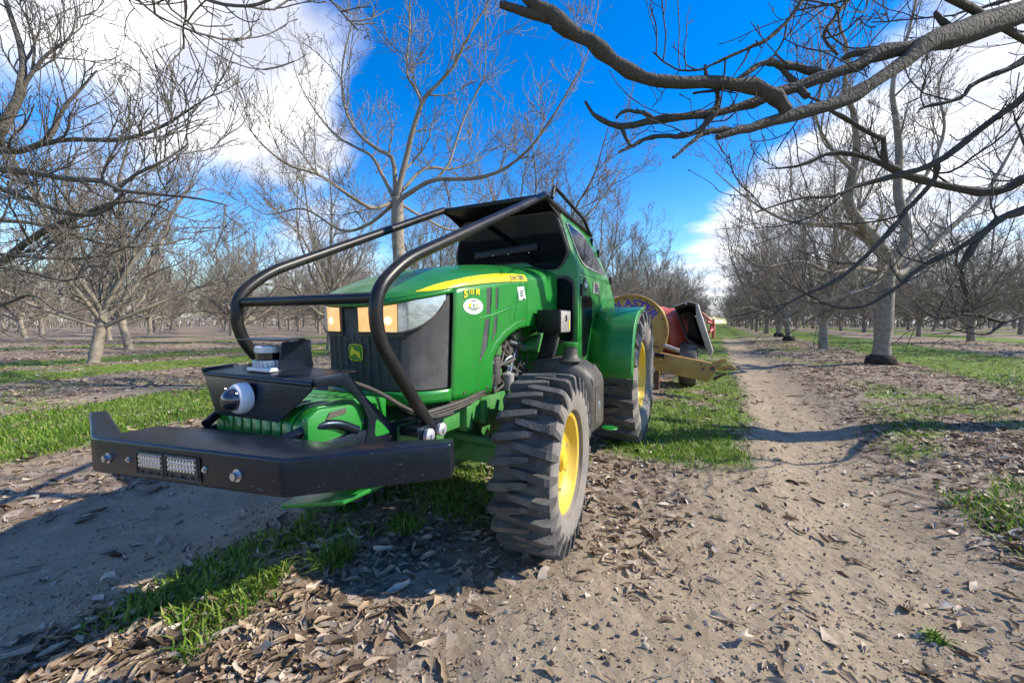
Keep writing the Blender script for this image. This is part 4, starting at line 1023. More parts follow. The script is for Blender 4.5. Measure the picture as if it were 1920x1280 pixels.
# cables behind the box
for pts, r_ in (([(-1.33, 1.12, 1.0), (-1.22, 1.2, .95), (-1.16, 1.3, .86), (-1.12, 1.42, .80), (-1.10, 1.55, .80)], .009), ([(-1.4, 1.1, 1.0), (-1.25, 1.26, .93), (-1.17, 1.34, .83), (-1.14, 1.42, .79)], .007), ([(-1.55, 1.11, 1.03), (-1.46, 1.18, 1.0), (-1.35, 1.2, .98)], .005)):
    MB().tube(rounded(pts, .08), r_, 8).build('sensor_cable', MT['hose'], tractor)

# ---- roll bars
for sd, x in ((1, -1.10), (-1, -1.96)):
    P = rounded([(x, 1.405, .745), (x, 1.085, 1.165), (x, 1.075, 1.335), (x, 1.225, 1.464), (x, 2.66, 2.105)], .17, 9)
    MB().tube(P, .0258, 18).build('roll_bar', MT['black_tube'], tractor)
    MB().tube(rounded([(x, 2.64, 2.098), (x + .0 * sd, 2.95, 2.075), (x + .03 * sd, 3.70, 2.02)], .06), .022, 14).build('roof_bar', MT['black_tube'], tractor)
MB().tube([(-1.96, 1.10, 1.316), (-1.10, 1.10, 1.316)], .0215, 18).build('cross_bar', MT['black_tube'], tractor)

# ---- cab
def quad_plate(name, pts, d, m, par=None, bev=.004): return MB().prism(pts, d).build(name, m, par or tractor, bevel=bev)
Yf = 2.96
cab = quad_plate('cab', [(XC - .565, Yf, .90), (XC + .565, Yf, .90), (XC + .58, Yf, 1.60), (XC + .43, Yf, 2.06), (XC - .43, Yf, 2.06), (XC - .58, Yf, 1.60)], (0, .05, 0), MT['green'], bev=.012)
cab['label'] = 'low green cab with dark tinted windows'
wsp = [(-.43, 2.045), (.405, 2.045), (.502, 1.745), (.42, 1.628), (.235, 1.632), (.165, 1.70), (-.165, 1.70), (-.235, 1.632), (-.42, 1.628), (-.502, 1.745)]
wsp[0] = (-.405, 2.045)
P = [(XC + a, Yf - .004, b) for a, b in wsp]
P = [(a, y_ - .06 * (z_ - 1.62) / .42, z_) for a, y_, z_ in P]
P = rounded_poly(P, .05, 5)
MB().prism(grow(P, .018), (0, .07, 0)).build('windscreen_seal', MT['plastic'], cab)
MB().prism([p - np.array((0, .004, 0)) for p in P], (0, .003, 0)).build('windscreen', MT['glass'], cab)
for sd in (1, -1):
    lp = [(XC + sd * a, Yf - .004, b) for a, b in ((.275, 1.09), (.28, 1.50), (.325, 1.565), (.50, 1.568), (.545, 1.52), (.548, 1.06))]
    lp = rounded_poly(lp, .05, 5)
    MB().prism(grow(lp, .012), (0, .006, 0)).build('lower_window_seal', MT['plastic'], cab)
    MB().prism([p - np.array((0, .004, 0)) for p in grow(lp, -.012)], (0, .003, 0)).build('lower_window', MT['glass'], cab)
# wiper box / lamp bar under the windscreen
wb = MB().prism([(XC - .30, 2.90, 1.745), (XC + .27, 2.90, 1.775), (XC + .27, 2.90, 1.835), (XC - .30, 2.90, 1.80)], (0, .04, 0)).build('lamp_bar', MT['black'], cab, bevel=.006)
for x in (-.12, .02, .2): MB().lathe([(0, .006), (.004, .005), (.005, .0005)], 8, lambda p, x=x: np.stack([XC + x + p[:, 1], 2.899 - p[:, 0], 1.762 + p[:, 2]], 1)).build('bar_screw', MT['zinc'], wb)
# roof with black visor
MB().prism([(XC - .45, 2.64, 2.085), (XC + .45, 2.64, 2.085), (XC + .45, 2.97, 2.068), (XC + .44, 3.68, 2.02), (XC - .44, 3.68, 2.02), (XC - .45, 2.97, 2.068)], (0, 0, .03)).build('roof', MT['black'], cab, bevel=.008)
for sd in (1, -1):   # visor cheeks
    MB().prism([(XC + sd * .425, 2.67, 2.085), (XC + sd * .425, 2.955, 2.07), (XC + sd * .435, 2.955, 2.0)], (sd * .008, 0, 0)).build('visor_cheek', MT['black'], cab)
    # sides: leaning upper panel with window, upright lower panel
    up = [(XC + sd * .58, 2.965, 1.60), (XC + sd * .585, 3.95, 1.585), (XC + sd * .455, 3.68, 2.02), (XC + sd * .435, 2.97, 2.06)]
    MB().prism(up, (-sd * .03, 0, 0)).build('upper_side', MT['green'], cab, bevel=.006)
    def on_up(y, z, off):
        t = (z - 1.6) / .46
        return np.array((XC + sd * (.583 - .145 * t + off), y, z))
    # the window is cut higher at the front
    wp = [(3.02, 1.99), (3.40, 1.965), (3.60, 1.86), (3.80, 1.655), (3.20, 1.675), (3.10, 1.72)]
    wpo = rounded_poly([on_up(y, z, .004) for y, z in wp], .04, 4)
    MB().prism(grow(wpo, .014), (sd * .003, 0, 0)).build('side_window_seal', MT['white'], cab)
    MB().prism([p + np.array((sd * .004, 0, 0)) for p in wpo], (sd * .003, 0, 0)).build('side_window', MT['glass'], cab)
    lo_ = [(XC + sd * .58, 2.965, .88), (XC + sd * .58, 2.965, 1.60), (XC + sd * .585, 3.95, 1.585), (XC + sd * .58, 4.16, 1.43), (XC + sd * .58, 4.16, 1.35), (XC + sd * .58, 3.46, 1.30), (XC + sd * .58, 3.41, .88)]
    MB().prism(lo_, (-sd * .03, 0, 0)).build('lower_side', MT['green'], cab, bevel=.008)
    dw = rounded_poly([(XC + sd * .582, y, z) for y, z in ((3.06, 1.425), (3.31, 1.425), (3.33, 1.26), (3.18, .955), (3.07, .95))], .04, 4)
    MB().prism(grow(dw, .01), (sd * .003, 0, 0)).build('door_window_seal', MT['plastic'], cab)
    MB().prism([p + np.array((sd * .003, 0, 0)) for p in dw], (sd * .003, 0, 0)).build('door_window', MT['glass'], cab)
    # dark round badge and warning label
    MB().lathe([(0, .054), (.003, .054), (.003, .001)], 24, lambda p: np.stack([XC + sd * (.582 + p[:, 0]), 3.14 + p[:, 1], 1.52 + p[:, 2]], 1)).build('round_badge', MT['decal_dark'], cab)
    MB().prism([(XC + sd * .586, y, z) for y, z in ((3.155, 1.49), (3.19, 1.52), (3.15, 1.53), (3.16, 1.56), (3.13, 1.525), (3.10, 1.53), (3.12, 1.50))], (sd * .001, 0, 0)).build('badge_mark', MT['decal_white'], cab)
    lb_ = MB().prism([(XC + sd * .584, y, z) for y, z in ((3.36, 1.465), (3.545, 1.465), (3.54, 1.56), (3.36, 1.565))], (sd * .002, 0, 0)).build('warning_label', MT['grey'], cab)
    for z in (1.485, 1.505, 1.525, 1.543): MB().prism([(XC + sd * .5865, y, z_) for y, z_ in ((3.39, z), (3.51, z), (3.51, z + .008), (3.39, z + .008))], (sd * .0008, 0, 0)).build('label_line', MT['decal_dark'], lb_)
    MB().tube([(XC + sd * .584, y, z) for y, z in ((3.40, .90), (3.42, 1.10), (3.50, 1.26), (3.64, 1.37), (3.85, 1.43), (4.1, 1.45))], .007, 8).build('body_crease', MT['green'], cab)
    MB().tube([(XC + sd * .5805, y, z) for y, z in ((3.0, .90), (3.0, 1.57), (3.36, 1.57), (3.38, 1.3), (3.37, .90))], .0025, 6).build('door_seam', MT['engine'], cab)
    MB().box((XC + sd * .588, 3.03, 1.47), (.018, .03, .09)).build('door_handle', MT['black'], cab, bevel=.005)
    # hinges on the rear edge of the side
    for y, z in ((3.60, 1.95), (3.72, 1.86), (3.90, 1.62)): MB().box(on_up(y + .06, z, .008), (.02, .03, .07)).build('hinge', MT['black'], cab, bevel=.004)
    # roof rail
    yr, zr = (2.70, 2.10) if sd > 0 else (3.16, 2.10)
    x = XC + sd * (.47 if sd > 0 else .40)
    rz = 2.185 if sd > 0 else 2.27
    MB().tube(rounded([(x, yr, zr - .01), (x, yr + .03, rz), (x, 3.46, rz - .075), (x + sd * .01, 3.60, 2.01)], .05, 6), .0135, 12).build('roof_rail', MT['black_tube'], cab)
MB().prism([(XC - .58, 3.95, .95), (XC + .58, 3.95, .95), (XC + .58, 3.95, 1.585), (XC + .45, 3.69, 2.01), (XC - .45, 3.69, 2.01), (XC - .58, 3.95, 1.585)], (0, .02, 0)).build('cab_back', MT['green'], cab)

# fenders
fp = [(3.255, .775), (3.258, .90), (3.275, 1.02), (3.32, 1.14), (3.40, 1.24), (3.52, 1.312), (3.66, 1.345), (3.84, 1.362)]
fp = rounded([(0, a, b) for a, b in fp], .05, 3); fp = [(p[1], p[2]) for p in fp]
for sd in (1, -1):
    xi, xo = XC + sd * .575, XC + sd * .935
    f_ = MB()
    ring = [[(x, y, z) for y, z in fp] for x in (xi, (xi + xo) / 2, xo - sd * .012, xo)]
    ring[3] = [(xo, y + .012, z - .012) for y, z in fp]; ring.append([(xo, y + .04, z - .04) for y, z in fp])
    f_.loft(ring, False, False)
    fo = f_.build('fender', MT['green'], tractor, smooth=45)
    s_ = fo.modifiers.new('thickness', 'SOLIDIFY'); s_.thickness = .010
    MB().prism([(xi, y, z) for y, z in fp] + [(xi, 3.84, .9), (xi, 3.5, .8)], (-sd * .012, 0, 0)).build('fender_inner', MT['green'], fo)
    MB().tube([(xo - sd * .004, y + .03, z - .035) for y, z in fp[-9:]], .012, 8).build('fender_lip', MT['plastic'], fo)

# ---- fuel tank, filler, tool box
tank = MB()
tr_ = []
for x, y0, y1, z0, z1 in ((-1.12, 2.50, 2.86, .52, .975), (-.95, 2.46, 2.86, .50, .99), (-.85, 2.47, 2.86, .49, .975), (-.77, 2.50, 2.85, .49, .93), (-.725, 2.53, 2.83, .50, .885), (-.71, 2.55, 2.81, .52, .85)):
    tr_.append([tuple(p) for p in rounded_poly([(x, y0, z0), (x, y1, z0), (x, y1, z1 - .02), (x, (y0 + y1) / 2, z1), (x, y0 + .03, z1 - .01), (x, y0, z1 - .10)], .035, 4)])
tank.loft(tr_); tk = tank.build('fuel_tank', MT['plastic'], tractor, smooth=60)
MB().prism([tuple(p) for p in rounded_poly([(-.707, 2.60, .56), (-.707, 2.76, .56), (-.707, 2.76, .80), (-.707, 2.60, .80)], .03, 4)], (-.012, 0, 0)).build('tank_recess', MT['engine'], tk)
MB().box((-.71, 2.68, .66), (.02, .04, .07)).build('tank_latch', MT['zinc'], tk, bevel=.006)
for y in (2.56, 2.79): MB().tube([(-.722, y, .53), (-.722, y, .84), (-.78, y, .925)], .010, 8).build('tank_rib', MT['plastic'], tk)
NK = UP(-.87, 2.56, .97)
MB().lathe([(0, .085), (.02, .055), (.045, .046), (.095, .044), (.095, .001)], 24, NK).build('filler_neck', MT['plastic'], tk)
MB().lathe([(.090, .001), (.090, .050), (.098, .053), (.116, .053), (.121, .048), (.122, .001)], 24, NK).build('filler_cap', MT['green'], tk)
MB().lathe([(.04, .001), (.04, .055), (.045, .06), (.05, .055), (.05, .001)], 24, UP(-.70, 2.96, .40)).build('step_pad', MT['green'], tractor)
tb = MB().box((-1.005, 2.60, 1.228), (.165, .20, .155)).build('tool_box', MT['black'], tractor, bevel=.006)
MB().box((-.919, 2.60, 1.228), (.004, .185, .140)).build('box_lid', MT['grey'], tb, bevel=.001)
MB().box((-.915, 2.60, 1.25), (.008, .02, .04)).build('box_latch', MT['black'], tb, bevel=.002)
MB().box((-.916, 2.665, 1.205), (.003, .014, .06)).build('box_sticker', MT['decal_yellow'], tb)
MB().prism([(-1.07, 2.57, 1.15), (-.97, 2.57, 1.15), (-1.01, 2.57, .94), (-1.13, 2.57, .90)], (0, .06, 0)).build('box_post', MT['black'], tractor, bevel=.005)
MB().tube([(-.955, 2.56, 1.12), (-.985, 2.56, 1.0)], .006, 8).build('box_brace', MT['grey'], tractor)

# ------------------------------------------------------------------ towed blower
blower = empty('towed_blower', (-0.9, 6.8, 0.2218))
tag(blower, 'tan and red towed orchard blower standing behind the tractor', 'blower')
BC = np.array((-1.20, 6.30, 1.085)); BR = .53
def disc(y, r_, n=48, sq=False):
    out = []
    for a in np.linspace(0, 2 * math.pi, n, endpoint=False):
        c, s = math.cos(a), math.sin(a)
        # round above, straight cheeks below
        x, z = r_ * c, r_ * s
        if s < -.25 and sq: x = r_ * c * (1.0 + .0 * s); z = -r_ * (.25 + (abs(s) - .25) * 1.05)
        out.append((BC[0] + x, y, BC[2] + z))
    return out
fh = MB(); fh.loft([disc(6.30, BR, sq=True), disc(6.72, BR, sq=True)]); fan = fh.build('fan_housing', MT['tan'], blower, bevel=.006)
MB().tube([disc(6.295, BR + .004, 60)[i] for i in list(range(48, 60)) + list(range(0, 34))], .018, 8).build('housing_rim', MT['tan'], fan)
MB().lathe([(0, .10), (.03, .12), (.05, .10), (.05, .04), (.09, .035), (.09, .001)], 28, lambda p: np.stack([BC[0] + .05 + p[:, 1], 6.296 - p[:, 0], BC[2] - .02 + p[:, 2]], 1)).build('fan_hub', MT['yellow'], fan)
for k in range(14):
    a = R(8 + k * 13); MB().lathe([(0, .012), (.012, .012), (.013, .001)], 6, lambda p, a=a: np.stack([BC[0] + (BR - .035) * math.cos(a) + p[:, 1], 6.298 - p[:, 0], BC[2] + (BR - .035) * math.sin(a) + p[:, 2]], 1)).build('housing_bolt', MT['rust'], fan)
# lettering bent round the top of the housing
vs, fs = text_geo('BLASTER', .155, .004)
q = MB(); rad = BR - .115
q.add([(BC[0] + (rad + b) * math.sin(a / rad * 1.22 + .18), 6.296, BC[2] + (rad + b) * math.cos(a / rad * 1.22 + .18)) for a, b, _ in vs], fs); q.build('lettering', MT['purple'], fan)
# lower body and hitch frame
MB().prism([(-1.5, 6.28, .40), (-.78, 6.28, .38), (-.74, 6.28, .70), (-.86, 6.28, .95), (-1.5, 6.28, .95)], (0, .5, 0)).build('lower_body', MT['tan'], blower, bevel=.01)
MB().box((-.80, 6.24, .40), (.09, .08, .40)).build('stand_leg', MT['rust'], blower, bevel=.006)
MB().box((-1.5, 5.2, .62), (.12, 2.3, .10)).build('drawbar', MT['tan'], blower, bevel=.01)
MB().box((-1.05, 6.24, .86), (.56, .02, .02)).build('cover_seam', MT['rust'], blower)
# red volute behind the housing
rings = []
for x, r_, y in ((-1.0, .50, 7.3), (-.84, .50, 7.3), (-.74, .46, 7.3), (-.70, .47, 7.3), (-.58, .43, 7.3), (-.50, .36, 7.3), (-.44, .33, 7.3)):
    rings.append([(x + .10 * math.sin(a) * 0, y + r_ * .9 * math.cos(a), .98 + r_ * math.sin(a)) for a in np.linspace(0, 6.283, 36, endpoint=False)])
MB().loft(rings).build('volute', MT['red'], blower, smooth=50)
# black outlet chute with worn steel flange, leaning outward
chin = [(-.62, 6.72, 1.455), (-.42, 6.70, 1.52), (-.30, 6.72, 1.48), (-.285, 6.76, 1.26), (-.13, 6.80, .80), (-.24, 6.80, .80), (-.43, 6.74, .93)]
ch = MB(); n_ = len(chin); front_ = [np.array(p) for p in chin]; cen = sum(front_) / n_
inner_ = [cen + (p - cen) * .86 + np.array((0, .004, 0)) for p in front_]; deep_ = [cen + (p - cen) * .62 + np.array((-.05, .42, 0)) for p in front_]; back_ = [p + np.array((.02, .62, 0)) for p in front_]
vv = front_ + inner_ + deep_ + back_; ff = []
for i in range(n_):
    j = (i + 1) % n_
    ff += [(i, j, n_ + j, n_ + i), (n_ + i, n_ + j, 2 * n_ + j, 2 * n_ + i), (i, 3 * n_ + i, 3 * n_ + j, j)]
ff += [tuple(range(2 * n_, 3 * n_)), tuple(range(3 * n_, 4 * n_))]
ch.add(vv, ff); ch.build('outlet_chute', MT['black'], blower)
MB().prism([(-.318, 6.70, 1.485), (-.285, 6.70, 1.485), (-.07, 6.78, .78), (-.10, 6.78, .70), (-.135, 6.78, .72), (-.300, 6.72, 1.25)], (.01, .05, 0)).build('chute_flange', MT['grey'], blower, bevel=.004)
MB().tube([(-.61, 6.71, 1.458), (-.42, 6.69, 1.526), (-.30, 6.71, 1.49)], .012, 8).build('chute_lip', MT['grey'], blower)
for p in ((-.445, 6.698, 1.492), (-.315, 6.715, 1.30)): MB().lathe([(0, .014), (.01, .012), (.011, .001)], 6, lambda q, p=p: np.stack([p[0] + q[:, 1], p[1] - q[:, 0], p[2] + q[:, 2]], 1)).build('chute_bolt', MT['zinc'], blower)
# red rear frame
for a, b in (((-.25, 7.3, 1.36), (-.08, 7.4, 1.20)), ((-.08, 7.4, 1.26), (-.07, 7.4, .95)), ((-.10, 7.4, 1.16), (-.14, 7.3, 1.0)), ((-.17, 7.3, 1.22), (-.06, 7.45, 1.18)), ((-.13, 7.3, 1.06), (-.06, 7.45, 1.12))):
    MB().tube([a, b], .022, 8).build('frame_tube', MT['red'], blower)
# carrying wheel
wr = lambda p: np.stack([-.41 + p[:, 0], 6.9 + p[:, 1], .56 + p[:, 2]], 1)
wt_ = MB(); wt_.lathe([(-.10, .19), (-.13, .25), (-.12, .315), (-.06, .34), (.06, .34), (.12, .315), (.13, .25), (.10, .19)], 44, wr); wh = wt_.build('wheel', MT['rubber'], blower, smooth=50)
MB().lathe([(.10, .195), (.06, .17), (.04, .10), (.07, .08), (.07, .001)], 32, wr).build('rim', MT['grey'], wh)
MB().tube([(-1.9, 7.0, .56), (-.4, 7.0, .56)], .04, 10).build('axle', MT['tan'], blower)
wl = lambda p: np.stack([-1.95 + p[:, 0], 6.9 + p[:, 1], .56 + p[:, 2]], 1)
wt_ = MB(); wt_.lathe([(-.10, .19), (-.13, .25), (-.12, .315), (-.06, .34), (.06, .34), (.12, .315), (.13, .25), (.10, .19)], 44, wl); wh2 = wt_.build('wheel', MT['rubber'], blower, smooth=50)
MB().lathe([(-.10, .195), (-.06, .17), (-.04, .10), (-.07, .001)], 32, wl).build('rim', MT['grey'], wh2)
# side arm
arm = MB().prism([(-.895, 6.0, .68), (-.716, 6.0, .785), (-.064, 6.0, .672), (-.003, 6.0, .609), (-.108, 6.0, .413), (-.79, 6.0, .535)], (0, .10, 0)).build('side_arm', MT['tan'], blower, bevel=.006)
MB().prism([(-.10, 6.02, .66), (.06, 6.02, .735), (.11, 6.02, .735), (.10, 6.02, .69), (.0, 6.02, .63), (-.06, 6.02, .60)], (0, .06, 0)).build('arm_fork', MT['tan'], arm, bevel=.004)
MB().prism([(-.02, 6.02, .60), (.12, 6.02, .665), (.17, 6.02, .665), (.225, 6.02, .60), (.20, 6.02, .59), (.15, 6.02, .63), (.02, 6.02, .57)], (0, .05, 0)).build('arm_hook', MT['tan'], arm, bevel=.004)
MB().prism([(-.06, 6.02, .47), (.09, 6.02, .555), (.11, 6.02, .53), (-.03, 6.02, .44)], (0, .05, 0)).build('arm_tongue', MT['rust'], arm, bevel=.004)
MB().tube([(.0, 6.04, .585), (.2, 6.04, .595)], .008, 8).build('arm_pin', MT['rust'], arm)
for x, z, r_ in ((-.20, .655, .012), (-.155, .635, .010), (-.175, .59, .022), (-.06, .60, .03)): MB().lathe([(0, r_), (.004, r_), (.004, .0005)], 14, lambda p, x=x, z=z: np.stack([x + p[:, 1], 5.999 - p[:, 0], z + p[:, 2]], 1)).build('bolt_hole', MT['engine'], arm)
MB().tube([(-1.25, 5.95, .80), (-.82, 5.95, .765)], .014, 10).build('cylinder_rod', MT['chrome'], blower)
MB().tube([(-.84, 5.95, .767), (-.66, 5.95, .75)], .030, 12).build('ram_clevis', MT['black'], blower)
MB().tube([(-.72, 6.3, .88), (-.50, 6.3, .80)], .032, 12).build('hydraulic_ram', MT['grey'], blower)
MB().tube([(-.86, 5.97, .66), (-.70, 5.97, .70)], .028, 10).build('link_bar', MT['tan'], blower)
blower.location = (-1.098, 8.296, 0.0)
blower.scale = (1.22, 1.22, 1.22)

# ------------------------------------------------------------------ bare walnut trees
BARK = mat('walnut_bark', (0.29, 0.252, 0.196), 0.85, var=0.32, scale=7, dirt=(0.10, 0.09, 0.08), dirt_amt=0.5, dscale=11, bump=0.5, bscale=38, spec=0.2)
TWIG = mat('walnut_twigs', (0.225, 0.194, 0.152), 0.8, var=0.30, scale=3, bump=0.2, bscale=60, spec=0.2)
NEARB = mat('walnut_limb_bark_backlit', (0.105, 0.094, 0.078), 0.85, var=0.45, scale=9, dirt=(0.028, 0.025, 0.022), dirt_amt=0.8, dscale=9, bump=1.0, bscale=38, spec=0.25)  # darker copy of the bark: backlit shade of near limbs put into colour
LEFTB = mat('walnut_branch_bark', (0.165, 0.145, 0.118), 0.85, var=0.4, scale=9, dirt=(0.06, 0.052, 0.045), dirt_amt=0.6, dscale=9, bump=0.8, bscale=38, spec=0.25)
ROOT = mat('rootstock_bark', (0.055, 0.047, 0.040), 0.95, var=0.4, scale=14, bump=1.0, bscale=30, spec=0.1)


def nrm(a): return a / (np.linalg.norm(a, axis=-1, keepdims=True) + 1e-9)


def tubes(P, Rr, sides):
    """P (B,n,3) polylines, Rr (B,n) radii -> verts, quads"""
    B, n, _ = P.shape
    T = np.gradient(P, axis=1); T = nrm(T)
    mean = nrm(P[:, -1] - P[:, 0])
    ref = np.where(np.abs(mean[:, 2:3]) < 0.7, np.array([[0, 0, 1.0]]), np.array([[1.0, 0, 0]]))
    u = nrm(np.cross(ref[:, None, :], T)); w = np.cross(T, u)
    a = np.linspace(0, 2 * math.pi, sides, endpoint=False)
    V = P[:, :, None, :] + Rr[:, :, None, None] * (np.cos(a)[:, None] * u[:, :, None, :] + np.sin(a)[:, None] * w[:, :, None, :])
    idx = np.arange(B * n * sides).reshape(B, n, sides)
    nx = np.roll(idx, -1, axis=2)
    F = np.stack([idx[:, :-1], nx[:, :-1], nx[:, 1:], idx[:, 1:]], -1).reshape(-1, 4)
    return V.reshape(-1, 3), F


class Geo:
    def __init__(self): self.v, self.f, self.n = [], [], 0
    def add(self, V, F):
        self.v.append(V); self.f.append(F + self.n); self.n += len(V)
    def mesh(self, name, m):
        me = mesh_np(name, np.vstack(self.v), np.vstack(self.f)); me.materials.append(m); return me


def sample(P, Rr, bi, t):
    """point, tangent and radius at parameter t (0..1) on polyline bi"""
    n = P.shape[1]
    k = np.clip(t * (n - 1), 0, n - 1.001); i = k.astype(int); fr_ = (k - i)[:, None]
    p = P[bi, i] * (1 - fr_) + P[bi, i + 1] * fr_
    tg = nrm(P[bi, i + 1] - P[bi, i])
    r_ = Rr[bi, i] * (1 - fr_[:, 0]) + Rr[bi, i + 1] * fr_[:, 0]
    return p, tg, r_


def spawn(g, P, Rr, per, tmin, tmax, ang, length, n, r_ratio, rtip, up, wander, lenfall=0.5, rmax=9, zmin=0.5):
    B = P.shape[0]
    bi = np.repeat(np.arange(B), per); m = len(bi)
    t = tmin + (tmax - tmin) * ((np.tile(np.arange(per), B) + g.random(m)) / per)
    p, tg, r_ = sample(P, Rr, bi, t)
    rnd = g.normal(size=(m, 3)); side = nrm(rnd - tg * (rnd * tg).sum(1, keepdims=True))
    side = nrm(side + np.array([0, 0, 0.25]))
    th = R(ang[0]) + (R(ang[1]) - R(ang[0])) * g.random(m)
    d = nrm(tg * np.cos(th)[:, None] + side * np.sin(th)[:, None])
    L = (length[0] + (length[1] - length[0]) * g.random(m) ** 1.4) * (1 - lenfall * t)
    out = np.zeros((m, n, 3)); out[:, 0] = p
    step = L / (n - 1)
    cur = d
    for i in range(1, n):
        cur = nrm(cur + wander * g.normal(size=(m, 3)) + np.array([0, 0, up]))
        out[:, i] = out[:, i - 1] + cur * step[:, None]
    out[:, 1:, 2] = np.maximum(out[:, 1:, 2], zmin + 0.2 * g.random((m, 1)))
    r0 = np.minimum(np.minimum(r_ * r_ratio, rmax), 0.02 * L + 0.004); r0 = np.maximum(r0, rtip * 1.2)
    rad = r0[:, None] + (rtip - r0)[:, None] * np.linspace(0, 1, n)[None] ** 0.8
    return out, rad


def resample(pts, n):
    A = np.array(pts, float); d = np.concatenate([[0], np.cumsum(np.linalg.norm(np.diff(A[:, :3], axis=0), axis=1))])
    k = len(A)
    # Catmull-Rom through the points
    q = np.linspace(0, k - 1, n); out = []
    for s in q:
        i = min(int(s), k - 2); f = s - i
        p0, p1, p2, p3 = A[max(i - 1, 0)], A[i], A[i + 1], A[min(i + 2, k - 1)]
        out.append(0.5 * (2 * p1 + (p2 - p0) * f + (2 * p0 - 5 * p1 + 4 * p2 - p3) * f * f + (3 * p1 - p0 - 3 * p2 + p3) * f ** 3))
    out = np.array(out); out[:, 3] = np.interp(q, np.arange(k), A[:, 3])
    return out


def make_tree(seed, limbs=None, trunk_h=2.3, trunk_r=0.20, lean=(0, 0), scaff=6, spread=1.0, dens=1.0, base=(0, 0, 0), explicit_sub=True, twig=1.0, knob=0.0,
              own_limbs=True, sub_len=1.0, twig_mat=None, rtip=.005, cnt=(12, 8, 4), subs=None, top=None, shoots=.5, rscale=1.0):
    """returns meshes (trunk, crown) in local coordinates around base; limbs are given in world metres"""
    g = np.random.default_rng(seed)
    base = np.array(base, float)
    gt = Geo(); gc = Geo()
    # trunk
    n = 12; t = np.linspace(0, 1, n)
    tp = np.stack([lean[0] * t + .05 * np.sin(t * 3 + seed), lean[1] * t + .05 * np.cos(t * 2.3 + seed), -0.15 + (trunk_h + 0.15) * t], 1)
    tp[:, :2] -= tp[1, :2]
    if top is not None:
        tp = tp + (np.array(top) - base - tp[-1]) * (t ** 1.3)[:, None]
    tr = trunk_r * (1.0 + .22 * np.exp(-t * 9) - .16 * t + .05 * g.normal(size=n) * (t > .1))
    V, F = tubes(tp[None], tr[None], 16)
    V = V + 0.02 * (np.stack([vnoise(V[:, 2] * 4 + V[:, 0] * 9, V[:, 1] * 9, seed % 7)] * 3, 1) - .5)
    gt.add(V, F)
    top_ = tp[-1]
    L1p, L1r = [], []
    if own_limbs:
        ph0 = g.random() * 6.28
        for k in range(scaff):
            az = ph0 + k * 6.283 * .382 + g.normal() * .25
            q_ = (k + .5) / scaff
            el = R(24 + 58 * q_ + g.normal() * 6)
            Lh = (g.uniform(3.4, 4.4) if q_ < .4 else g.uniform(4.6, 6.2)) * spread
            st = top_ - np.array([0, 0, (1 - q_) * .55])
            d = np.array([math.cos(az) * math.cos(el), math.sin(az) * math.cos(el), math.sin(el)])
            pts = [st]; cur = d
            for i in range(1, 12):
                cur = unit(cur + g.normal(size=3) * .12 + np.array([0, 0, (.05 - .016 * i) if q_ < .45 else .045]))
                pts.append(pts[-1] + cur * Lh / 11)
            L1p.append(pts); L1r.append(np.linspace(trunk_r * g.uniform(.36, .48), .013, 12))
    ex = []
    if limbs:
        for l in limbs:
            a = resample(l, 26); a[:, :3] -= base; a[:, 3] *= rscale; ex.append(a)
    levels = []
    if L1p: levels.append((np.array(L1p), np.array(L1r)))
    if ex:
        E = np.array(ex); P = E[:, :, :3]; Rr = E[:, :, 3]
        if knob:
            sg = np.linalg.norm(np.diff(P, axis=1), axis=2).mean(1)[:, None]; kf = np.clip(sg / (1.0 * Rr) - .3, 0, 1)
            Pn = P + (knob * .35 * Rr * kf)[:, :, None] * g.normal(size=P.shape); Pn[:, 0] = P[:, 0]; P = Pn
            Rr = Rr * (1 + knob * kf * np.clip(g.normal(size=Rr.shape) * .5, -.22, .75))
        V, F = tubes(P, Rr, 10); gc.add(V, F)
        V, F = tubes(np.stack([P[:, -1], P[:, -1] + (P[:, -1] - P[:, -2]) * .15], 1), np.stack([Rr[:, -1], Rr[:, -1] * .05], 1), 10); gc.add(V, F)
    allp2, allr2 = [], []
    if L1p:
        P, Rr = levels[0]
        V, F = tubes(P, Rr, 9); gc.add(V, F)
        p2, r2 = spawn(g, P, Rr, int(cnt[0] * dens), .14, 1.0, (30, 75), (1.1, 3.0), 9, .55, .007, .085, .13, .45)
        allp2.append(p2); allr2.append(r2)
    if ex and explicit_sub:
        E2 = E if subs is None else E[subs]
        p2, r2 = spawn(g, E2[:, :, :3], E2[:, :, 3], max(2, int(cnt[0] * dens)), .12, 1.0, (28, 75), (.45 * sub_len, 1.7 * sub_len), 9, .5, .0055, .09, .13, .3)
        allp2.append(p2); allr2.append(r2)
    P2, R2 = np.concatenate(allp2), np.concatenate(allr2)
    V, F = tubes(P2, R2, 6); gc.add(V, F)
    P3, R3 = spawn(g, P2, R2, max(2, int(cnt[1] * dens)), .12, 1.0, (25, 70), (.35 * sub_len, 1.25 * sub_len), 7, .55, .004, .10, .13, .4)
    V, F = tubes(P3, R3, 4); gc.add(V, F)
    P4, R4 = spawn(g, P3, R3, max(1, int(cnt[2] * dens * twig)), .15, 1.0, (25, 70), (.14, .55), 5, .7, rtip, .06, .15, .3)
    V, F = tubes(P4, R4, 3); gc.add(V, F)
    # fruiting spurs with swollen tips
    P5, R5 = spawn(g, P4, R4, 1, .3, 1.0, (35, 80), (.03, .09), 3, .9, rtip, .05, .1, .0)
    R5[:, -1] *= 1.7
    V, F = tubes(P5, R5, 3); gc.add(V, F)
    # long upright water shoots
    P6, R6 = spawn(g, P2, R2, 1, .2, .9, (20, 50), (.8, 2.0), 8, .5, .003, .30, .06, .2, rmax=.011)
    keep = g.random(len(P6)) < shoots
    V, F = tubes(P6[keep], R6[keep], 4); gc.add(V, F)
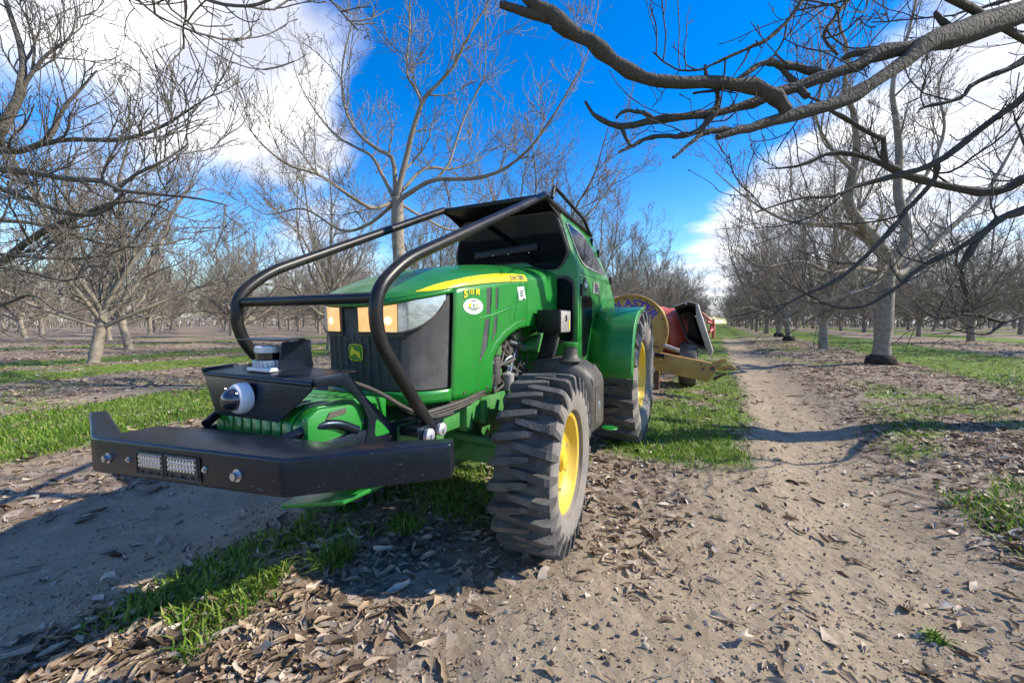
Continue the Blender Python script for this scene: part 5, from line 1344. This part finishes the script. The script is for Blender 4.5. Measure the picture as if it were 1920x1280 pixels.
    return gt.mesh('trunk', BARK if not knob else NEARB), gc.mesh('crown', twig_mat or TWIG)


def rootstock_mesh(r_, seed):
    g = np.random.default_rng(seed)
    n = 7; t = np.linspace(0, 1, n)
    P = np.stack([0 * t, 0 * t, -.12 + .36 * t], 1)
    V, F = tubes(P[None], np.array([[r_ * k for k in (1.25, 1.32, 1.40, 1.42, 1.36, 1.26, 1.02)]]), 26)
    a = np.arctan2(V[:, 1], V[:, 0]); k = 1 + .10 * np.sin(a * 13 + 3 * np.sin(V[:, 2] * 20)) + .05 * g.normal(size=len(V))
    V[:, :2] *= k[:, None]
    me = mesh_np('rootstock', V, F); me.materials.append(ROOT); return me


def put_tree(name_meshes, loc, rz, sc, label, group=None, root=None):
    e = empty('walnut_tree', loc); e.rotation_euler = (0, 0, rz); e.scale = (sc, sc, sc)
    tag(e, label, 'tree', group)
    for nm, me in zip(('trunk', 'crown'), name_meshes):
        o = bpy.data.objects.new(nm, me); col.objects.link(o); o.parent = e
    if root is not None:
        o = bpy.data.objects.new('rootstock', root); col.objects.link(o); o.parent = e
    return e


def gz(x, y): return float(height(np.array([x]), np.array([y]))[0])


# the four trees whose limbs can be told apart
b = (4.2, 7.1, 0)
R0L = [[(4.2, 7.1, 2.25, .19), (3.9, 6.6, 3.1, .15), (3.2, 5.9, 3.75, .12)] + LIMBS_R0[0]] + LIMBS_R0[1:]
for k, z0 in ((13, 2.2), (15, 2.2), (17, 2.1), (22, 3.0), (25, 2.6), (26, 3.0)):
    f = R0L[k][0]; R0L[k] = [(4.2, 7.1, z0, f[3] * 1.5), ((4.2 + f[0]) / 2, (7.1 + f[1]) / 2, (z0 + f[2]) / 2 + .15, f[3] * 1.25)] + R0L[k]
f = R0L[19][0]; R0L[19] = [(4.2, 7.1, 1.9, .05), ((4.2 + f[0]) / 2, (7.1 + f[1]) / 2, 1.6, .035)] + R0L[19]
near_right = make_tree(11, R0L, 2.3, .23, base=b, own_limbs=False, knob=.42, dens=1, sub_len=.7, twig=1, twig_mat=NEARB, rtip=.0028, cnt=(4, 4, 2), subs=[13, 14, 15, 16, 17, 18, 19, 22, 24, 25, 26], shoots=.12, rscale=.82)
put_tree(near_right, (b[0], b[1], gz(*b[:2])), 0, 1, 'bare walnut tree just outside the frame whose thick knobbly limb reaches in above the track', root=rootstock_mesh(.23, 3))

b = (-5.4, -1.2, 0)
L0L = [list(l) for l in LIMBS_L0]
for k in (0, 2, 5, 8, 9, 10, 11, 12):
    f = L0L[k][0]; L0L[k] = [(-5.4, -1.2, 2.0, f[3] * 1.7), ((-5.4 + f[0]) / 2, (-1.2 + f[1]) / 2, (2.0 + f[2]) / 2 + .1, f[3] * 1.3)] + L0L[k]
for k in (13, 14, 15):
    f = L0L[k][0]; L0L[k] = [(-5.3, -1.1, 2.3, f[3] * 2.2), ((-5.3 + f[0]) / 2, (-1.1 + f[1]) / 2, f[2] * .92, f[3] * 1.6)] + L0L[k]
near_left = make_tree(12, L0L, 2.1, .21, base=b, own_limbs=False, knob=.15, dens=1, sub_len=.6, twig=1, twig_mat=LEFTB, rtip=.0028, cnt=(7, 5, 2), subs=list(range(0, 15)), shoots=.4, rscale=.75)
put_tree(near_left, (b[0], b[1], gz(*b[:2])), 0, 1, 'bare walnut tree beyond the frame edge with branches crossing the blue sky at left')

b = (-5.3, 5.72, 0)
c1 = make_tree(13, LIMBS_C1, 2.66, .125, base=b, own_limbs=False, dens=1, sub_len=1.0, top=LIMBS_C1[0][0][:3], cnt=(9, 7, 3), rtip=.0036, rscale=.58)
put_tree(c1, (b[0], b[1], gz(*b[:2])), 0, 1, 'tall bare walnut tree rising directly behind the tractor hood, forked into many upright limbs')

b = (3.8, 13.82, 0)
r1 = make_tree(14, LIMBS_R1, 2.75, .205, base=b, own_limbs=False, dens=1, sub_len=1.35, top=LIMBS_R1[0][0][:3], cnt=(12, 8, 3), rscale=.8)
put_tree(r1, (b[0], b[1], gz(*b[:2])), 0, 1, 'big bare walnut tree with pale trunk and dark rootstock beside the dirt track', root=rootstock_mesh(.215, 5))

variants = [make_tree(20 + k, None, th, tr_, scaff=sc_, spread=sp, dens=1.0, lean=ln) for k, (th, tr_, sc_, sp, ln) in enumerate((
    (1.6, .155, 11, 1.08, (.12, .1)), (1.5, .15, 10, 1.14, (-.15, .05)), (1.7, .165, 11, 1.03, (.05, -.12)), (1.55, .145, 10, 1.1, (.18, 0))))]
rs = rootstock_mesh(.19, 8)
g_ = np.random.default_rng(99)
fwd = np.array([-math.sin(CAM_YAW), math.cos(CAM_YAW)]); rgt = np.array([math.cos(CAM_YAW), math.sin(CAM_YAW)])
ORD = ['first', 'second', 'third', 'fourth', 'fifth', 'sixth', 'seventh', 'eighth']
rows = {}
special = {(-1, 0): None, (0, 0): None}
cnt = 0
# trunks measured on the left side
MEAS = {-2: [(-15.4, 4.7), (-13.7, 11.0)], -3: [(-22.2, 7.9), (-24.4, 9.6 + 4.2)]}
for k in range(-9, 7):
    rx = 3.75 + 9.1 * k
    first = {0: 13.82 + 7.3, -1: 5.72 + 7.1}.get(k, None)
    ys = []
    if k in MEAS:
        pts = list(MEAS[k]); y = pts[-1][1] + 7.0
    elif first is not None:
        pts = []; y = first
    else:
        pts = []; y = 1.0 + (k * 2.7) % 7.0
    while y < 150:
        pts.append((rx + g_.normal() * .22, y + g_.normal() * .35)); y += 7.1
    kept = 0
    for (x, y) in pts:
        v = np.array([x, y]); zc = v @ fwd; xc = v @ rgt
        dist = np.hypot(x, y)
        lim = 115 if k not in (0, -1, 1) else 140
        if zc < 3 or dist > lim: continue
        if abs(xc / zc) > 1.263 + 3.4 / zc: continue
        kept += 1
        va = int(g_.integers(len(variants)))
        side = 'right' if k >= 0 else 'left'
        where = {0: 'in the row along the track', -1: 'in the row behind the tractor'}.get(k)
        trunk_in = abs(xc / zc) < 1.22
        nth = ORD[kept - 1] if kept <= 8 else None
        if k == 0 and kept <= 5:
            lab = f'{ORD[kept]} bare walnut tree from the front in the row along the dirt track'
        elif k == -1 and kept <= 4:
            lab = f'{ORD[kept]} bare walnut tree in the row directly behind the tractor'
        elif k in (-2, -3) and kept <= 3 and trunk_in:
            lab = f'{nth} bare walnut tree from the left in the {"nearest" if k == -2 else "second"} row of the left field'
        elif k == 1 and kept <= 3 and trunk_in:
            lab = f'bare walnut tree, {nth} trunk in the next row beyond the right-hand grass strip'
        else:
            lab = f'bare walnut tree among the far orchard rows on the {side} side'
        s = g_.uniform(.9, 1.1) * (1.0 if k < 0 else 1.04)
        put_tree(variants[va], (x, y, gz(x, y)), g_.uniform(0, 6.28), s, lab, f'walnut trees in the {side} rows', rs if k == 0 and kept in (2, 3) else None)
        cnt += 1
print('trees', cnt)


# the orchard beyond, one mass of stems and branches at the horizon
nb = 18000
az_ = g_.uniform(-1.15, 1.15, nb); dd = g_.uniform(105, 175, nb)
cx = dd * (np.cos(az_) * fwd[0] + np.sin(az_) * rgt[0]); cy = dd * (np.cos(az_) * fwd[1] + np.sin(az_) * rgt[1])
keep = ~((cx > -3.2) & (cx < 1.9))
cx, cy = cx[keep], cy[keep]; nb = len(cx)
z0 = np.where(g_.random(nb) < .12, -.1, g_.uniform(.0, 1.0, nb) ** 1.4 * 6.0); trunk_ = z0 < 0
d0 = nrm(g_.normal(size=(nb, 3)) * np.array([1, 1, .55]) + np.array([0, 0, .35])); d0[trunk_] = (0, 0, 1)
Lb = np.where(trunk_, 1.9, g_.uniform(1.4, 3.4, nb))
P = np.stack([np.stack([cx, cy, z0], 1) + d0 * (Lb * t)[:, None] + (t > 0) * .2 * g_.normal(size=(nb, 3)) for t in (0, .5, 1)], 1)
P[:, :, 2] = np.maximum(P[:, :, 2], -.1)
r_ = np.where(trunk_, .17, .05)[:, None] * np.array([1, .8, .4])
V, F = tubes(P, r_, 3)
gg = Geo(); gg.add(V, F)
tag(link('treeline', gg.mesh('treeline', TWIG)), 'distant bare orchard merging into one grey brown mass at the horizon', None, None, 'stuff')
# ------------------------------------------------------------------ fallen leaves, grass, clods
LEAF_PAL = [(0.075, 0.052, 0.034), (0.17, 0.120, 0.078), (0.25, 0.180, 0.118), (0.33, 0.245, 0.165), (0.40, 0.310, 0.215), (0.47, 0.385, 0.29), (0.57, 0.50, 0.41)]
LEAF = mat('dry_leaf', (0.3, 0.22, 0.16), 0.7, var=0.22, scale=30, palette=LEAF_PAL, transl=0.12, spec=0.3)
CRUMB = mat('leaf_crumb', (0.3, 0.25, 0.2), 0.8, var=0.2, scale=30, palette=[(0.14, 0.105, 0.075), (0.28, 0.225, 0.165), (0.40, 0.33, 0.25), (0.52, 0.45, 0.36), (0.62, 0.56, 0.48)], spec=.2)
PALE = mat('pale_dry_leaf', (0.50, 0.43, 0.35), 0.65, var=0.28, scale=25, transl=0.10, spec=0.3, bump=.3, bscale=80)
GRASSM = mat('grass_blade', (0.1, 0.2, 0.03), 0.5, var=0.2, scale=4, palette=[(0.055, 0.14, 0.012), (0.09, 0.20, 0.016), (0.15, 0.275, 0.024), (0.22, 0.34, 0.036), (0.30, 0.33, 0.09)], transl=0.35, spec=0.3)
CLOD = mat('soil_clod', (0.24, 0.19, 0.14), 0.95, var=0.25, scale=18, palette=[(0.20, 0.155, 0.115), (0.31, 0.25, 0.19), (0.40, 0.34, 0.26), (0.50, 0.43, 0.35)], bump=.4, bscale=80, spec=.1)


def rot_mats(yaw, pitch, roll):
    cy, sy, cp, sp, cr, sr = np.cos(yaw), np.sin(yaw), np.cos(pitch), np.sin(pitch), np.cos(roll), np.sin(roll)
    M = np.zeros((len(yaw), 3, 3))
    M[:, 0, 0] = cy * cp; M[:, 0, 1] = cy * sp * sr - sy * cr; M[:, 0, 2] = cy * sp * cr + sy * sr
    M[:, 1, 0] = sy * cp; M[:, 1, 1] = sy * sp * sr + cy * cr; M[:, 1, 2] = sy * sp * cr - cy * sr
    M[:, 2, 0] = -sp; M[:, 2, 1] = cp * sr; M[:, 2, 2] = cp * cr
    return M


def leaf_geo(n, g, length, curl=1.0):
    """n curled leaves: 5 stations along, 3 across -> (n,13,3) verts"""
    t = np.array([0, .22, .5, .78, 1.0]); w = np.array([.12, .82, 1.0, .62, .02])
    L = length[0] + (length[1] - length[0]) * g.random(n) ** 2.3
    W = L * (.08 + .17 * g.random(n))
    c1 = (g.normal(size=n) * 1.1) * curl; c2 = (.5 + g.random(n) * 1.5) * curl; tw = g.normal(size=n) * .5
    V = np.zeros((n, 5, 3, 3))
    for i in range(5):
        for j, s in enumerate((-1, 0, 1)):
            fold = c2 * s * s * w[i] * .5
            x = (t[i] - .5) * L
            yv = s * W * w[i] * (1 - .25 * np.minimum(c2, 1.4)) + .05 * L * g.normal(size=n) * (abs(s) > 0)
            z = W * fold * .9 + c1 * L * .28 * ((t[i] - .5) ** 2) * 2 + tw * s * W * (t[i] - .5) + .035 * L * g.normal(size=n)
            V[:, i, j] = np.stack([x, yv, z], 1)
    F = []
    for i in range(4):
        for j in range(2):
            a = i * 3 + j; F.append((a, a + 1, a + 4, a + 3))
    return V.reshape(n, 15, 3), np.array(F), L


def visible(x, y, pad=.06):
    v = np.stack([x, y], -1); zc = v @ fwd; xc = v @ rgt
    return (zc > .45) & (np.abs(xc) < zc * (1.263 + pad) + .15)


def scatter(n, g, ymin, ymax, power=2.0):
    """points in the view wedge, denser near the camera"""
    zc = ymin + (ymax - ymin) * g.random(n) ** power
    xc = (g.random(n) * 2 - 1) * zc * 1.33
    P = zc[:, None] * fwd + xc[:, None] * rgt
    return P[:, 0], P[:, 1], zc


def place(name, V, F, x, y, z, M, m, kind, label):
    W = np.einsum('nij,nkj->nki', M, V) + np.stack([x, y, z], 1)[:, None, :]
    n, k = V.shape[:2]
    FF = (F[None] + (np.arange(n) * k)[:, None, None]).reshape(-1, F.shape[1])
    me = mesh_np(name, W.reshape(-1, 3), FF); me.materials.append(m)
    return tag(link(name, me), label, None, None, kind)


g = np.random.default_rng(5)
# leaf litter
x, y, zc = scatter(165000, g, .8, 24, 1.7)
gr, tk_ = masks(x, y)
lit = np.clip(1 - gr * .62 - tk_ * .92, .025, 1) * (.38 + .95 * sstep(.38, .62, fbm(x * 1.4, y * 1.4, 3, 31)))
front = band(x, -2.1, -1.0, .25) * (1 - sstep(3.0, 4.0, y))
lit = np.maximum(lit, .8 * front * sstep(.25, .5, fbm(x * 1.9, y * 1.9, 3, 33)))
lit = np.maximum(lit, .55 * band(x, -.7, -.15, .15) * band(y, 1.9, 3.8, .3))
lit *= 1 - .62 * band(x, -1.05, .5, .25) * (1 - sstep(1.6, 2.3, y))
lit = lit * (1 + .8 * band(x, 1.5, 4.5, .2))
ok = (g.random(len(x)) < lit * .50) & visible(x, y)
x, y, zc = x[ok], y[ok], zc[ok]
n = len(x)
V, F, L = leaf_geo(n, g, (.018, .130), 1.1)
far = (1 + .035 * np.maximum(zc - 4, 0))[:, None, None]; V = V * far
M = rot_mats(g.random(n) * 6.283, g.normal(size=n) * .14, g.normal(size=n) * .22)
z = height(x, y) - .002 + .012 * g.random(n)
place('leaf_litter', V, F, x, y, z, M, LEAF, 'stuff', 'brown and grey dry walnut leaf litter covering the ground')
print('leaves', n)
# crumbs of leaf and twig on the bare soil
x, y, zc = scatter(70000, g, .8, 9, 1.35)
ok = visible(x, y) & (g.random(len(x)) < .3 + .7 * sstep(.35, .65, fbm(x * 2.5, y * 2.5, 3, 41)))
x, y = x[ok], y[ok]; n = len(x)
V, F, L = leaf_geo(n, g, (.006, .030), .8)
M = rot_mats(g.random(n) * 6.283, g.normal(size=n) * .3, g.normal(size=n) * .4)
place('leaf_crumbs', V[:, 3:9], np.array([(0, 1, 4, 3), (1, 2, 5, 4)]), x, y, height(x, y) + .002, M, CRUMB, 'stuff', 'fine crumbs of dry leaf and twig strewn on the soil')
# small clods
x, y, zc = scatter(26000, g, .8, 10, 1.4)
ok = visible(x, y) & (g.random(len(x)) < .75); x, y = x[ok], y[ok]; n = len(x)
oc = np.array([(1, 0, 0), (0, 1, 0), (-1, 0, 0), (0, -1, 0), (0, 0, 1), (.6, .6, .5)])
V = oc[None] * (1 + .35 * g.normal(size=(n, 6, 3))) * (.003 + .011 * g.random(n) ** 3)[:, None, None]
M = rot_mats(g.random(n) * 6.283, g.random(n) * 2, g.random(n) * 2)
place('soil_clods', V, np.array([(0, 5, 4), (5, 1, 4), (1, 2, 4), (2, 3, 4), (3, 0, 4), (0, 1, 5)]), x, y, height(x, y) + .002, M, CLOD, 'stuff', 'small crumbly clods of soil on the dirt')


def blades(n, g, x, y, h, name, label, kind='stuff', spread=.35, root=None):
    L = h[0] + (h[1] - h[0]) * g.random(n) ** 1.3
    W = .0022 + .0028 * g.random(n)
    az = g.random(n) * 6.283; ben = spread + spread * 1.6 * g.random(n)
    t = np.array([0, .45, 1.0])
    V = np.zeros((n, 5, 3))
    d = np.stack([np.cos(az), np.sin(az), 0 * az], 1); s = np.stack([-np.sin(az), np.cos(az), 0 * az], 1)
    for k, (tt, ww) in enumerate(((0, 1), (.5, .9))):
        c = d * (L * ben * tt ** 2)[:, None] + np.array([0, 0, 1.0]) * (L * tt * (1 - .25 * ben * tt))[:, None]
        V[:, 2 * k] = c - s * (W * ww)[:, None]; V[:, 2 * k + 1] = c + s * (W * ww)[:, None]
    V[:, 4] = d * (L * ben)[:, None] + np.array([0, 0, 1.0]) * (L * np.maximum(1 - .45 * ben, .15))[:, None]
    W_ = V + np.stack([x, y, height(x, y) - .004], 1)[:, None]
    i = (np.arange(n) * 5)[:, None]
    F = np.concatenate([np.stack([i + 0, i + 1, i + 3], -1).reshape(-1, 3), np.stack([i + 0, i + 3, i + 2], -1).reshape(-1, 3), np.stack([i + 2, i + 3, i + 4], -1).reshape(-1, 3)])
    me = mesh_np(name, W_.reshape(-1, 3), F); me.materials.append(GRASSM)
    return link(name, me)


x, y, zc = scatter(620000, g, 1.3, 24, 1.55)
gr, tk_ = masks(x, y)
dens_ = gr * (.25 + .95 * sstep(.30, .62, fbm(x * 3.1, y * 3.1, 3, 51))) * (1 / (1 + .012 * zc * zc))
ok = visible(x, y) & (g.random(len(x)) < dens_ * .72) & (gr > .12)
x, y, zc = x[ok], y[ok], zc[ok]; n = len(x)
big = 1 + .035 * np.maximum(zc - 5, 0)
o = blades(n, g, x, y, (.025, .105), 'grass', '')
tag(o, 'short bright green winter grass in strips between the tree rows', None, None, 'stuff')
print('blades', n)

# broad grass tufts in front of the bumper
TUFTS = [(-1.86, 1.12, .13, 110, 'leafy green grass tuft in the leaf litter below the middle of the bumper'),
         (-1.71, 1.36, .15, 150, 'bright green grass tuft in front of the tractor, closest to the front tyre'),
         (-1.95, .86, .08, 80, 'small green grass tuft at the edge of the shaded wheel track'),
         (-1.62, 1.78, .11, 140, 'dark green grass tuft in the shade under the bumper'),
         (.80, 2.16, .06, 70, 'tiny sparse grass tuft alone on the dirt track')]
for cx, cy, h, n, lab in TUFTS:
    a = g.random(n) * 6.283; r_ = (.10 if cx < 0 else .03) * np.sqrt(g.random(n))
    o = blades(n, g, cx + r_ * np.cos(a), cy + r_ * np.sin(a), (h * .5, h * 1.15), 'grass_tuft', '', spread=.45)
    tag(o, lab, 'grass tuft', 'grass tufts in the foreground')

# three hundred single leaves lying clear on the bare soil
shapes = []
for k in range(10):
    V, F, L = leaf_geo(1, g, (.09, .14), 1.1)
    me = mesh_np('fallen_leaf', V[0], F); me.materials.append(PALE if k % 3 else LEAF); shapes.append(me)
lx, ly, lz = scatter(4000, g, 1.0, 6.5, 1.2)
gr, tk_ = masks(lx, ly)
sel = np.where(visible(lx, ly, -.02) & (gr < .3) & ((tk_ > .35) | (g.random(4000) < .25)) & ~((np.abs(lx + .83) < .22) & (np.abs(ly - 2.0) < .5)))[0][:150]
for i in sel:
    o = bpy.data.objects.new('fallen_leaf', shapes[int(g.integers(10))]); col.objects.link(o)
    s = g.uniform(.4, .85) * (.75 if lz[i] < 1.8 else 1)
    o.location = (lx[i], ly[i], gz(lx[i], ly[i]) + .012 * s); o.scale = (s, s, s)
    o.rotation_euler = (g.normal() * .3, g.normal() * .25, g.uniform(0, 6.28))
    tag(o, 'single pale dry leaf lying on the bare soil of the track', 'leaf', 'single leaves on the bare soil')
# leaves that stand out
BIG = [(.12, 1.72, .9, (.9, .5, 1.2), 'big pale curled leaf standing upright on the track in the foreground'),
       (-1.43, .86, .9, (.7, -.7, .3), 'tan leaf poking up from the litter at the bottom edge'),
       (-2.62, .82, 1.0, (.1, .1, .5), 'flat pale grey leaf lying on the shaded wheel track'),
       (-2.85, 1.12, 1.0, (.1, .2, 2.2), 'curled pale leaf on the shaded wheel track under the bumper end')]
for xx, yy, s, rot, lab in BIG:
    o = bpy.data.objects.new('fallen_leaf', shapes[1]); col.objects.link(o); o.scale = (s, s, s); o.rotation_euler = rot
    o.location = (xx, yy, gz(xx, yy) + .02 + .03 * abs(rot[0])); tag(o, lab, 'leaf', 'leaves that stand out')
# twigs on the ground
for k in range(26):
    xx, yy, zz_ = scatter(1, g, 1.2, 5, 1.2); xx, yy = float(xx[0]), float(yy[0])
    if abs(xx + .83) < .3 and abs(yy - 2) < .6: continue
    L_ = g.uniform(.08, .3); a = g.random() * 6.283
    P = [(xx + math.cos(a) * L_ * t + g.normal() * .008, yy + math.sin(a) * L_ * t + g.normal() * .008, gz(xx + math.cos(a) * L_ * t, yy + math.sin(a) * L_ * t) + .006) for t in np.linspace(0, 1, 5)]
    o = MB().tube(P, [.004, .0035, .003, .0028, .0015], 6).build('fallen_twig', TWIG)
    tag(o, 'thin dry walnut twig lying on the ground', 'twig', 'twigs on the ground')
